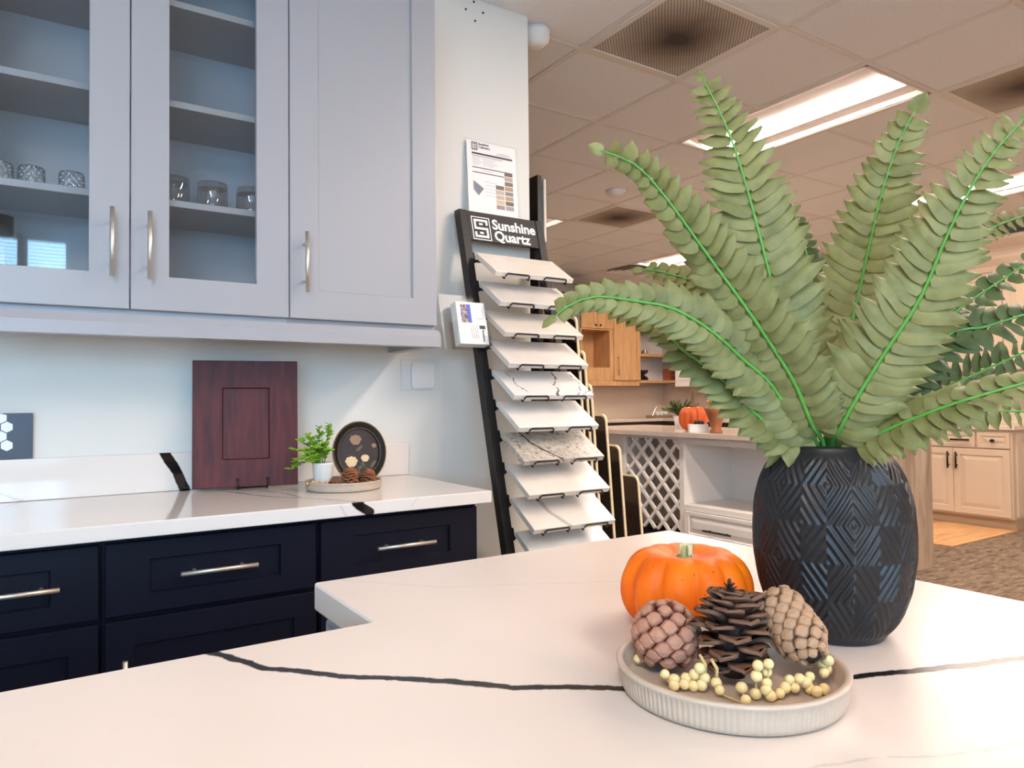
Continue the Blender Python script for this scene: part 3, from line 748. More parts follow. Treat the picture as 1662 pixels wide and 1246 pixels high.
# ================================================================== TRAY WITH CONES, PUMPKIN
beige = mat('beige ceramic', (190, 172, 154), .45, var=.04, vscale=60)
def ribbed_tray(cx, cy, z, R, h, flutes, lab, n=None):
    n = n or flutes*4; bm = BM()
    def md(a, r, zz, j):
        if 3 <= j <= 5: return r - .0011*(R/.1)*(.5-.5*math.cos(a*flutes))**2
        return r
    pr = [(0, z), (R*.90, z), (R*.945, z+h*.06), (R*.965, z+h*.2), (R*.975, z+h*.5), (R*.985, z+h*.82), (R, z+h*.9), (R, z+h*.97), (R*.985, z+h), (R*.945, z+h), (R*.935, z+h*.9), (R*.915, z+h*.3), (R*.89, z+h*.22), (0, z+h*.2)]
    lathe(bm, pr, n, cx, cy, md)
    return obj('round_tray', bm, beige, label=lab, cat='tray')
TX, TY, TR, TH_ = .517, .4385, .1005, .026
ribbed_tray(TX, TY, Z0, TR, TH_, 130, 'beige ribbed tray of pine cones and berries on the island')
TZ = Z0+TH_*.21
def pumpkin(cx, cy, z, R, h, ribs, m_body, m_stem, lab, stem_h, stem_r, name='pumpkin', lean=.1, dent=.35, rot=0):
    t = thing(name, lab, 'pumpkin', (cx, cy, z)); bm = BM(); nu, nv = ribs*10, 26; rings = []
    for j in range(nv+1):
        th = PI*j/nv; row = []
        for i in range(nu):
            a = 2*PI*i/nu
            rb = abs(math.sin((a+rot)*ribs/2)); rb = rb**.55
            groove = (1-rb)*(.19*math.sin(th)**.5)
            vary = 1+.03*math.sin(a*2+1)
            rr = R*(math.sin(th)**.72)*(1-groove)*vary
            zz = -math.cos(th); zz = zz*(1-dent*math.exp(-(math.sin(th)/.42)**2)*(1 if j > nv/2 else .6))
            row.append((cx+rr*math.cos(a), cy+rr*math.sin(a), z+h/2+zz*h/2+ (0)))
        rings.append(row)
    zmin = min(p[2] for r in rings for p in r)
    vr = [[bm.verts.new((x, y, zz-zmin+z+.0003)) for x, y, zz in r] for r in (rings[1:-1])]
    for A, B in zip(vr[:-1], vr[1:]):
        for k in range(nu):
            f = bm.faces.new((A[k], A[(k+1) % nu], B[(k+1) % nu], B[k])); f.smooth = True
    bm.faces.new(vr[0]); bm.faces.new(vr[-1])
    ztop = rings[-1][0][2]-zmin+z
    obj('pumpkin_body', bm, m_body, t)
    bm = BM(); rr = []
    for j in range(8):
        q = j/7; r = stem_r*(1.5-1.0*min(1, q*2.2)) if q < .4 else stem_r*(.62+.12*q)
        rr.append([bm.verts.new((cx+lean*stem_h*q*q+r*(1+.18*math.cos(5*a))*math.cos(a), cy+r*(1+.18*math.cos(5*a))*math.sin(a), ztop-.003+stem_h*q)) for a in [2*PI*k/30 for k in range(30)]])
    for A, B in zip(rr[:-1], rr[1:]):
        for k in range(30): bm.faces.new((A[k], A[(k+1) % 30], B[(k+1) % 30], B[k])).smooth = True
    bm.faces.new(rr[0]); bm.faces.new(rr[-1]); obj('stem', bm, m_stem, t); return t
m, nt, b = new_mat('orange pumpkin skin'); v = worldcoord(nt); n1 = noise(nt, v, 22, 4); n2 = noise(nt, v, 230, 2)
c = ramp(nt, n1.outputs[0], [(.3, lin((232, 96, 8))), (.7, lin((246, 120, 14)))])
mx = N(nt, 'ShaderNodeMix', data_type='RGBA'); nt.links.new(ramp(nt, n2.outputs[0], [(.24, (1, 1, 1, 1)), (.29, (0, 0, 0, 1))]), mx.inputs[0]); nt.links.new(c, mx.inputs[6]); mx.inputs[7].default_value = lin((140, 62, 18))
nt.links.new(mx.outputs[2], b.inputs['Base Color']); b.inputs['Roughness'].default_value = .5; b.inputs['Specular IOR Level'].default_value = .25; orange = m
m, nt, b = new_mat('pumpkin stem'); v = worldcoord(nt); wv = noise(nt, coord(nt, (240, 240, 20)), 1.2, 2)
nt.links.new(ramp(nt, wv.outputs[0], [(.4, lin((96, 122, 62))), (.6, lin((206, 196, 150)))]), b.inputs['Base Color']); stem_p = m
pumpkin(.621, .588, Z0, .0765, .104, 11, orange, stem_p, 'small bright orange pumpkin behind the island tray', .018, .0105, rot=.5)

# pine cones -------------------------------------------------------------
def cone_mat(name, base, tip):
    m, nt, b = new_mat(name); v = coord(nt); sp = N(nt, 'ShaderNodeSeparateXYZ'); nt.links.new(v, sp.inputs[0])
    n = noise(nt, worldcoord(nt), 150, 3); a = N(nt, 'ShaderNodeMath', operation='MULTIPLY_ADD'); nt.links.new(n.outputs[0], a.inputs[0]); a.inputs[1].default_value = .35; nt.links.new(sp.outputs[1], a.inputs[2])
    nt.links.new(ramp(nt, a.outputs[0], [(.55, lin(base)), (1.12, lin(tip))]), b.inputs['Base Color']); b.inputs['Roughness'].default_value = .6; b.inputs['Specular IOR Level'].default_value = .3
    MATS[name] = m; return m
def scale_open():
    bm = BM(); rows = [(0, .18, 0), (.35, .28, -.03), (.7, .46, -.02), (.88, .50, .08), (.98, .38, .17), (1.03, .1, .22)]; g = []
    for y, w, z in rows: g.append([bm.verts.new((c*w, y-.06*abs(c)*y, z-.10*c*c)) for c in (-1, 0, 1)])
    g2 = []
    for y, w, z in rows: g2.append([bm.verts.new((c*w*.96, y*.98-.06*abs(c)*y, z-.10*c*c-.09-.05*y)) for c in (-1, 0, 1)])
    for G_ in (g, g2):
        for A, B in zip(G_[:-1], G_[1:]):
            for k in range(2): bm.faces.new((A[k], A[k+1], B[k+1], B[k]))
    for A, B, a2, b2 in zip(g[:-1], g[1:], g2[:-1], g2[1:]):
        bm.faces.new((A[0], B[0], b2[0], a2[0])); bm.faces.new((A[2], B[2], b2[2], a2[2]))
    bm.faces.new((g[-1][0], g[-1][1], g2[-1][1], g2[-1][0])); bm.faces.new((g[-1][1], g[-1][2], g2[-1][2], g2[-1][1]))
    return bm
def scale_shut():
    """rhombic shield: +Y outward (height .0-1), X width, Z up"""
    bm = BM(); o = [(-.5, 0), (-.22, .42), (0, .52), (.22, .42), (.5, 0), (.25, -.42), (0, -.5), (-.25, -.42)]
    r0 = [bm.verts.new((x, 0, z)) for x, z in o]; r1 = [bm.verts.new((x*.96, .55, z*.96)) for x, z in o]; r2 = [bm.verts.new((x*.72, .86, z*.68+.02)) for x, z in o]; c = bm.verts.new((0, 1.0, .08))
    for A, B in ((r0, r1), (r1, r2)):
        for k in range(8): bm.faces.new((A[k], A[(k+1) % 8], B[(k+1) % 8], B[k]))
    for k in range(8): bm.faces.new((r2[k], r2[(k+1) % 8], c))
    return bm
dk = cone_mat('dark cone scale', (46, 28, 22), (112, 80, 62)); rd = cone_mat('reddish cone scale', (110, 58, 44), (178, 128, 104)); tn = cone_mat('tan cone scale', (104, 76, 54), (172, 136, 106)); gl_ = cone_mat('glossy cone scale', (44, 20, 13), (170, 108, 74))
core_m = mat('cone core', (34, 20, 16), .7)
ME_OPEN = {k.name: mesh_of(scale_open(), 'scale', k) for k in (dk, gl_)}
ME_SHUT = {k.name: mesh_of(scale_shut(), 'scale', k, False) for k in (rd, tn)}
def cone(loc, axis, L, R, n, kind, mt, lab, group=None, joined=False, sz=1.0, prof=None, name='pine_cone'):
    axis = Vector(axis).normalized(); t = thing(name, lab, 'pine cone', loc, group)
    a0 = axis.orthogonal().normalized(); a1 = axis.cross(a0)
    prof = prof or (lambda q: math.sin(PI*min(1, .12+.88*q))**.55 if q < .5 else (1-((q-.5)/.5)**2)**.5*.97+.03)
    bm = BM(); rings = []
    for i in range(9):
        q = i/8; r = max(.002, R*prof(q)*(.45 if kind == 'open' else .84))
        rings.append([bm.verts.new(Vector(loc)+axis*(L*q)+(a0*math.cos(k*PI/6)+a1*math.sin(k*PI/6))*r) for k in range(12)])
    for A, B in zip(rings[:-1], rings[1:]):
        for k in range(12): bm.faces.new((A[k], A[(k+1) % 12], B[(k+1) % 12], B[k])).smooth = True
    bm.faces.new(rings[0]); bm.faces.new(rings[-1]); obj('core', bm, core_m, t)
    jb = BM()
    for i in range(n):
        q = (i+.5)/n; ph = i*2.399963; rad = a0*math.cos(ph)+a1*math.sin(ph); r = R*prof(q)
        if kind == 'open':
            el = .12+1.15*q; Y = (rad*math.cos(el)+axis*math.sin(el)).normalized(); X = axis.cross(rad).normalized(); Z = X.cross(Y)
            l = max(.35*R, r*1.0)*random.uniform(.92, 1.08); o = Vector(loc)+axis*(L*(.06+.84*q)) + rad*r*.08; w = sz*R*.74*(.5+.5*prof(q))
            M = frame_mat(o, X*w, Y*l, Z*l*.8); me = ME_OPEN[mt.name]
        else:
            dr = (prof(min(1, q+.05))-prof(max(0, q-.05)))*R/(.1*L); Y = (rad-axis*dr*.8).normalized(); X = axis.cross(rad).normalized(); Z = X.cross(Y)
            cell = math.sqrt(2*PI*R*.8*L/n)*sz; o = Vector(loc)+axis*(L*(.03+.95*q)) + rad*r*.78; f = .55+.45*prof(q)
            M = frame_mat(o, X*cell*1.62*f, Y*R*.25*random.uniform(.9, 1.2), Z*cell*1.36*f); me = ME_SHUT[mt.name]
        if joined:
            n0 = len(jb.verts); jb.from_mesh(me); jb.verts.ensure_lookup_table()
            for vv in jb.verts[n0:]: vv.co = M @ vv.co
        else: pobj('cone_scale', me, t, M)
    if joined: obj('cone_scales', jb, mt, t, kind='stuff', recalc=False)
    else: jb.free()
    return t
def axis_px(ax_r, ax_u, ax_f): return _r*ax_r + Vector((0, 0, 1))*ax_u + Vector((_f.x, _f.y, 0))*ax_f
p = on_z(1077, 1066, TZ+.012)
cone((p.x, p.y, TZ+.009), axis_px(.12, 1, .12), .050, .0315, 58, 'shut', rd, 'plump reddish pine cone at the rim of the island tray')
p = on_z(1191, 1086, TZ+.01)
mc = cone((p.x, p.y, TZ+.0045), axis_px(.02, 1, .05), .068, .038, 50, 'open', dk, 'dark open pine cone standing in the island tray')
bm = BM()
top = Vector((p.x, p.y, TZ+.066))
tube(bm, [top, top+Vector((-.001, 0, .014)), top+Vector((-.004, 0, .026))], [.002, .0018, .0012], 6)
for k in range(26):
    a = k*2.4; q = k/26; o = top+Vector((-.001-.003*q, 0, .001+.02*q)); d = Vector((math.cos(a)*(1-.4*q), math.sin(a)*(1-.4*q), .55)).normalized()
    tube(bm, [o, o+d*(.011*(1-.45*q))], [.0017, .0004], 4)
obj('tuft', bm, dk, mc)
p0 = on_w(1312, 1078, .60); p1 = on_w(1284, 1004, .64)
zc = TZ+.029
b0 = on_z(1324, 1069, zc); ax = (on_z(1287, 1018, zc+.02)-b0)
cone(tuple(b0), ax.normalized(), .066, .0235, 88, 'shut', tn, 'long tan closed pine cone propped beside the vase', prof=lambda q: (.35+.65*min(1, q/.25)) if q < .25 else (1-.10*(q-.25)) if q < .8 else .945*math.sqrt(max(0.02, 1-((q-.8)/.2)**2)))
# berry sprigs -----------------------------------------------------------
berry_m = mat('cream berry', (232, 208, 150), .45, var=.12, vscale=160); twig_m = mat('pale twig', (196, 168, 112), .6)
ZB = [(375, 808, 0, 6), (432, 840, 0, 3), (432, 875, 0, 0), (495, 870, 0, 1), (505, 832, 0, 4), (555, 808, 0, 8), (588, 770, 0, 14), (600, 875, 0, 1), (550, 880, 0, 0), (618, 830, 0, 6),
      (690, 860, 1, 4), (710, 905, 1, 1), (845, 890, 1, 3), (870, 965, 1, 0),
      (945, 755, 2, 22), (935, 818, 2, 14), (1000, 790, 2, 17), (1000, 860, 2, 9), (932, 928, 2, 0), (995, 905, 2, 4), (1022, 940, 2, 0), (1078, 925, 2, 0), (1010, 745, 2, 24),
      (1112, 888, 3, 3), (1170, 890, 3, 2), (1138, 840, 3, 8), (1240, 858, 3, 5), (1265, 900, 3, 0), (1200, 835, 3, 8), (1262, 822, 3, 8), (1305, 915, 3, 0), (1352, 900, 3, 0),
      (1350, 800, 4, 8), (1395, 780, 4, 8), (1368, 720, 4, 17), (1405, 725, 4, 16), (1340, 745, 4, 12),
      (105, 635, 5, 8), (125, 700, 5, 3), (140, 580, 5, 12), (118, 660, 5, 5)]
bs = BM(); sphere(bs, (0, 0, 0), 1, 12, 8); sphere(bs, (0, -.1, .98), .13, 6, 4); berry_me = mesh_of(bs, 'berry', berry_m)
SL = ['cream berry sprig between the reddish and dark cones', 'cut cream berry twig at the front rim of the tray', 'upright cream berry sprig against the dark cone', 'cream berry sprig lying before the tan cone', 'cream berry sprig at the rim below the vase', 'cream berry sprig behind the reddish cone']
for g in range(6):
    pts = []
    for zx, zy, gg, hh in ZB:
        if gg != g: continue
        px, py = 980+zx/3.777, 880+zy/3.777; z = TZ+.0052+hh*.001*1.1
        q = on_z(px, py, z); d = Vector((q.x-TX, q.y-TY, 0)); lim = TR*.915-.0075
        if d.length > lim: d = d.normalized()*lim; q = Vector((TX+d.x, TY+d.y, q.z))
        pts.append(q)
    t = thing('berry_sprig', SL[g], 'berries', (pts[0].x, pts[0].y, TZ), 'cream berry sprigs in the island tray')
    bm = BM(); srt = sorted(pts, key=lambda v: v.dot(_r))
    tube(bm, [q-Vector((0, 0, .0025)) for q in catmull(srt, 24)], .0009, 5)
    if g in (1, 0):
        e = srt[0 if g == 1 else -1]; tube(bm, [e, e+Vector((.001, 0, .012)), e+_r*-.004+Vector((0, 0, .02))], [.0018, .0017, .0013], 6)
    obj('twig', bm, twig_m, t)
    for q in pts:
        r = .0047*random.uniform(.9, 1.08); M = Matrix.Translation(q) @ Matrix.Rotation(random.uniform(0, 6), 4, 'X') @ Matrix.Rotation(random.uniform(0, 6), 4, 'Y') @ Matrix.Scale(r, 4)
        pobj('berry', berry_me, t, M)

# ================================================================== DECOR ON THE WALL COUNTER
wood_d = None
m, nt, b = new_mat('cherry stained wood'); v = coord(nt, (30, 30, 2.2)); n1 = noise(nt, v, 2.2, 5, .6, .4)
nt.links.new(ramp(nt, n1.outputs[0], [(.3, lin((64, 20, 20))), (.7, lin((100, 38, 34)))]), b.inputs['Base Color']); b.inputs['Roughness'].default_value = .45; b.inputs['Specular IOR Level'].default_value = .25; cherry = m
pL, pR = on_z(312, 797, Z0), on_z(482, 790, Z0)
pL = Vector((on_y(312, 790, 2.30).x, 2.30, Z0)); pR = Vector((on_y(483, 790, 2.235).x, 2.235, Z0))
ex = (pR-pL).normalized(); wd_ = (pR-pL).length; hgt = on_y(395, 586, 2.29).z-Z0
ez = Vector((0, 0, 1)); nrm = ex.cross(ez).normalized(); tilt = Matrix.Rotation(math.radians(-3.5), 3, ex); ey = tilt @ ez; nrm = ex.cross(ey)
Mo = frame_mat(pL, ex, ey, nrm)
t = thing('cabinet_door_sample', 'dark cherry shaker door sample propped on a small black easel', 'door sample', tuple(pL.lerp(pR, .5)))
bm = BM(); panel(bm, lambda u, v, w: Mo @ Vector((u, v+.006, w)), 0, wd_, 0, hgt-.006, .019, .082, .008); obj('door_panel', bm, cherry, t)
te = thing('display_easel', 'small black easel holding the dark cherry door sample', 'easel', tuple(pL.lerp(pR, .5)))
bm = BM()
for f in (.42, .70):
    A = Mo @ Vector((wd_*f, .003, -.03)); A.z = Z0+.003; Bq = Mo @ Vector((wd_*f, .003, .032)); Bq.z = Z0+.003
    Cq = Bq+Vector((0, 0, .028)); tube(bm, [A, Bq, Cq], .0022, 6); sphere(bm, Cq, .0042, 8, 6)
A = Mo @ Vector((wd_*.42, .003, -.012)); B2 = Mo @ Vector((wd_*.70, .003, -.012)); A.z = B2.z = Z0+.0025; tube(bm, [A, B2], .0022, 6)
obj('easel_frame', bm, black_m, te)
# second tray
a0, a1 = on_z(487, 786, Z0+.02), on_z(628, 780, Z0+.02); T2 = a0.lerp(a1, .5); T2 = Vector((on_y(558, 785, 2.085).x, 2.085, Z0)); R2 = .5*(on_y(629, 780, 2.085).x-on_y(486, 780, 2.085).x)*.83
ribbed_tray(T2.x, T2.y, Z0, R2, .027, 100, 'beige ribbed tray with picture and cones on the wall counter', 300)
Z2 = Z0+.027*.21
# white pot with plant
pp = Vector((on_y(524, 770, 2.125).x, 2.125, Z2+.0005))
t = thing('potted_plant', 'small bright green leafy plant in a white pot', 'plant', tuple(pp))
zp = Z2+.0005
bm = BM(); lathe(bm, [(0, zp), (.023, zp), (.025, zp+.006), (.031, zp+.066), (.033, zp+.072), (.030, zp+.072), (.028, zp+.06), (0, zp+.058)], 36, pp.x, pp.y); obj('pot', bm, white, t)
lg = leaf_mat('lime leaf', (92, 150, 30), (172, 206, 72)); lf = mesh_of(leaflet_bm(0), 'small_leaf', lg, True, False)
bl = BM(); bs_ = BM(); rnd = random.Random(5)
stems = [(sx_-.012, sz_) for sx_, sz_ in [(-.085, .02), (-.075, .055), (-.055, .08), (-.03, .095), (-.005, .115), (.02, .125), (.03, .10), (-.05, .045), (.0, .07), (.035, .075), (-.02, .06), (-.09, .0), (.025, .05), (-.065, .03), (-.04, .02), (.01, .04)] if sx_ < .028]
for sx, sz in stems:
    e = Vector((pp.x+sx+rnd.uniform(-.006, .006), pp.y+rnd.uniform(-.045, .012), Z0+.066+sz)); o = Vector((pp.x+rnd.uniform(-.012, .012), pp.y, Z0+.06)); mid = o.lerp(e, .5)+Vector((0, 0, .02))
    cu = catmull([o, mid, e], 10); tube(bs_, cu, .0012, 5)
    for k in range(3, 11):
        Tn = (cu[k]-cu[k-1]).normalized()
        for q in range(3):
            a = rnd.uniform(0, 6.28); d = Vector((math.cos(a), math.sin(a)*.8-.3, .35)).normalized(); Y = (d+Tn*.4).normalized(); X = Y.cross(Vector((rnd.uniform(-.3, .3), -.5, 1))).normalized(); Zz = X.cross(Y)
            l = rnd.uniform(.013, .021); M = frame_mat(cu[k], X*l*.72, Y*l, Zz*l); n0 = len(bl.verts); bl.from_mesh(lf); bl.verts.ensure_lookup_table()
            for vv in bl.verts[n0:]: vv.co = M @ vv.co
for f in bl.faces: f.smooth = True
obj('stems', bs_, mat('plant stem', (80, 120, 40), .5), t); obj('foliage', bl, lg, t, kind='stuff', recalc=False)
# oval picture
pc = on_y(588, 735, 2.12); rw = .5*(on_y(630, 735, 2.12).x-on_y(546, 735, 2.12).x)*.98; rh = .5*(on_y(588, 684, 2.13).z-on_y(588, 786, 2.10).z)
ex = Vector((math.cos(-.18), math.sin(-.18), 0)); ey = (Matrix.Rotation(math.radians(-10), 3, ex) @ Vector((0, 0, 1))); en = ex.cross(ey)
Mf = frame_mat(Vector((pc.x-.006, 2.13, Z2+.003+rh*math.cos(.17))), ex, ey, en)
t = thing('oval_picture', 'oval dark picture of pale roses in a beaded frame', 'picture', tuple(Mf @ Vector((0, -rh, 0))))
dkf = mat('black frame', (34, 28, 26), .35); bead_m = mat('antique beads', (176, 150, 108), .4, .3)
bm = BM(); rings = []
for f, w in ((1, 0), (1, .008), (.955, .013), (.90, .010), (.85, .014), (.79, .010), (.75, .006), (.74, .002)):
    rings.append([bm.verts.new(Mf @ Vector((rw*f*math.cos(k*PI/32)*(1 if f > .8 else .97), rh*f*math.sin(k*PI/32), w))) for k in range(64)])
for A, B in zip(rings[:-1], rings[1:]):
    for k in range(64): bm.faces.new((A[k], A[(k+1) % 64], B[(k+1) % 64], B[k]))
bm.faces.new(rings[0]); obj('frame', bm, dkf, t)
bm = BM(); bm.faces.new([bm.verts.new(Mf @ Vector((rw*.73*math.cos(k*PI/32), rh*.75*math.sin(k*PI/32), .0035))) for k in range(64)])
cv = obj('canvas', bm, mat('dark canvas', (50, 34, 32), .5, var=.2, vscale=40), t)
for nm, fr_, nb, br in (('outer_beads', .985, 90, .0024), ('inner_beads', .775, 76, .0016)):
    bm = BM()
    for k in range(nb):
        a = 2*PI*k/nb; sphere(bm, Mf @ Vector((rw*fr_*math.cos(a), rh*fr_*math.sin(a), .010)), br, 6, 4)
    obj(nm, bm, bead_m, t, kind='stuff')
rose = mat('painted rose', (226, 196, 150), .6, var=.15, vscale=200); rose2 = mat('painted faded rose', (150, 118, 92), .6, var=.2, vscale=200); lfp = mat('painted leaf', (92, 88, 58), .6)
def petals(cx, cy, r, m_, nm):
    bm = BM()
    for ring, nn in ((1, 9), (.62, 7), (.28, 4)):
        for k in range(nn):
            a = 2*PI*k/nn+ring*3; c0 = Vector((cx+r*ring*.62*math.cos(a), cy+r*ring*.55*math.sin(a), .0042+.0008*(1-ring)))
            q = r*.42; vs = [bm.verts.new(Mf @ (c0+Vector((q*math.cos(j*PI/4)*(.9+.2*math.sin(a*3)), q*.85*math.sin(j*PI/4), .0004*math.cos(j+a))))) for j in range(8)]; bm.faces.new(vs)
    obj(nm, bm, m_, cv, recalc=False)
petals(-.028*rw/.09, -.030*rh/.1, .019, rose, 'painted_rose'); petals(.018*rw/.09, -.020*rh/.1, .013, rose, 'painted_rose'); petals(-.012*rw/.09, .040*rh/.1, .018, rose2, 'painted_rose'); petals(.05*rw/.09, .02*rh/.1, .008, rose2, 'painted_rose')
bm = BM()
for x, y, a in ((.0, -.05, .4), (.02, -.055, -.5), (.012, -.044, -1.2), (.0, .012, .7), (-.005, -.062, 2), (.045, -.04, .9)):
    q = [Vector((.014*math.cos(j*PI/4), .005*math.sin(j*PI/4), 0)) for j in range(8)]; Rr = Matrix.Rotation(a, 3, 'Z'); bm.faces.new([bm.verts.new(Mf @ (Rr @ w+Vector((x*rw/.09, y*rh/.1, .0038)))) for w in q])
obj('painted_leaves', bm, lfp, cv, recalc=False)
# cones and berries of the second tray
YT = T2.y-.035
for px, L_, R_, lab in ((567, .050, .028, 'glossy brown pine cone leaning on the oval picture'), (598, .042, .025, 'smaller glossy pine cone at the right foot of the oval picture')):
    q = on_y(px, 783, YT); cone((q.x, YT+(0 if px < 580 else .006), Z2+.002), (0.02, -.12, 1), L_, R_, 54, 'open', gl_, lab, joined=True, sz=1.1)
q = on_y(541, 783, YT); cone((q.x-.012, YT+.004, Z2+.012), (1, .1, .25), .034, .0165, 40, 'open', gl_, 'small pine cone lying beside the gold berries', joined=True, sz=1.1)
gb = mat('gold berry', (206, 168, 104), .3, .3)
t = thing('berry_sprig', 'small gold berry sprig in the wall counter tray', 'berries', (T2.x-.09, YT, Z2)); bgm = BM(); sphere(bgm, (0, 0, 0), 1, 8, 6); gme = mesh_of(bgm, 'berry', gb)
bm = BM(); lst = []
for px, py in ((497, 784), (503, 786), (508, 782), (514, 785), (519, 783), (524, 786), (530, 784), (511, 788)):
    q = on_y(px, py, YT+.02); q.z = max(Z2+.0055, q.z); q.y = YT+.02+random.uniform(-.02, .02)*.5; lst.append(q); pobj('berry', gme, t, Matrix.Translation(q) @ Matrix.Scale(.0052, 4))
tube(bm, [v-Vector((0, 0, .003)) for v in catmull(sorted(lst, key=lambda v: v.x), 16)], .0009, 5); obj('twig', bm, twig_m, t)

# ================================================================== STONE SAMPLE RACK
XP = 1.283
ta, tb = on_x(745, 338, XP), on_x(822, 893, XP)
sl = (ta.y-tb.y)/(ta.z-tb.z); ZTOP = ta.z
yp = lambda z: ta.y-(ZTOP-z)*sl           # front plane of the rack
al = math.atan(sl); ey = Vector((0, math.sin(al), math.cos(al))); en = Vector((0, -math.cos(al), math.sin(al))); ex = Vector((1, 0, 0))
XP2 = on_y(880, 362, ta.y).x
rackm = mat('black rack', (26, 23, 23), .5)
rack = thing('stone_sample_rack', 'tall black leaning rack of stone slabs with a name board', 'display rack', ((XP+XP2)/2, yp(0)+.1, 0))
def lean_box(bm, x0, x1, z0, z1, d0, d1, bev=0):
    """d measured back from the front plane (horizontal)"""
    q = [bm.verts.new((x, yp(z)+d, z)) for x in (x0, x1) for d in (d0, d1) for z in (z0, z1)]
    fs = [bm.faces.new([q[i] for i in k]) for k in ((0, 1, 3, 2), (4, 6, 7, 5), (0, 4, 5, 1), (2, 3, 7, 6), (0, 2, 6, 4), (1, 5, 7, 3))]
    if bev:
        bmesh.ops.recalc_face_normals(bm, faces=fs); bmesh.ops.bevel(bm, geom=list({e for f in fs for e in f.edges}), offset=bev, segments=1, affect='EDGES')
for x0, x1 in ((XP, XP+.034), (XP2-.034, XP2)):
    bm = BM(); lean_box(bm, x0, x1, 0, ZTOP, 0, .04, .002); obj('post', bm, rackm, rack)
bm = BM(); lean_box(bm, XP+.0345, XP2-.0345, on_y(762, 388, yp(1.78)).z, ZTOP-.002, .003, .022, .001); hd = obj('name_board', bm, rackm, rack)
bm = BM(); box(bm, XP, XP2, yp(0)-.0, yp(0)+.36, 0.001, .03, .003); obj('foot', bm, rackm, rack)
NS = 11; z1f = on_x(803, 440, XP+.03).z; z6f = on_x(843, 694, XP+.03).z; dz = (z1f-z6f)/5
f6, b6 = on_x(843, 693, XP+.03), on_x(806, 652, XP+.03)
SLEN = .162; ST = math.radians(33); sth = .019
sd_ = Vector((0, -math.cos(ST), -math.sin(ST))); sn = Vector((0, -math.sin(ST), math.cos(ST)))
fY6 = f6.y; XS0, XS1 = XP+.030, XP2-.006
SM = []
def stone(i, base, veins, **kw): return veined('stone %d' % i, base, veins, .22, **kw)
SLAB = [
 ((226, 216, 204), 'plain cream stone slab, topmost in the rack', None),
 ((214, 208, 200), 'white stone slab with tiny dark specks, second from the top', 'speck'),
 ((218, 208, 196), 'cream stone slab with faint tan veins, beside the fern tip', 'tan'),
 ((222, 214, 206), 'plain warm white stone slab directly above the black veined one', None),
 ((222, 220, 216), 'white stone slab crossed by jagged black veins', 'black'),
 ((226, 222, 216), 'plain white stone slab between the black veined and mottled slabs', None),
 ((186, 178, 166), 'mottled grey stone slab with one dark diagonal vein', 'mottle'),
 ((222, 214, 204), 'cream stone slab just below the mottled grey slab', None),
 ((218, 212, 204), 'white stone slab with one grey smoky vein', 'grey'),
 ((210, 210, 208), 'pale stone slab lowest in view on the rack', None),
 ((214, 212, 208), 'pale stone slab under the lowest visible one', None)]
bars = BM()
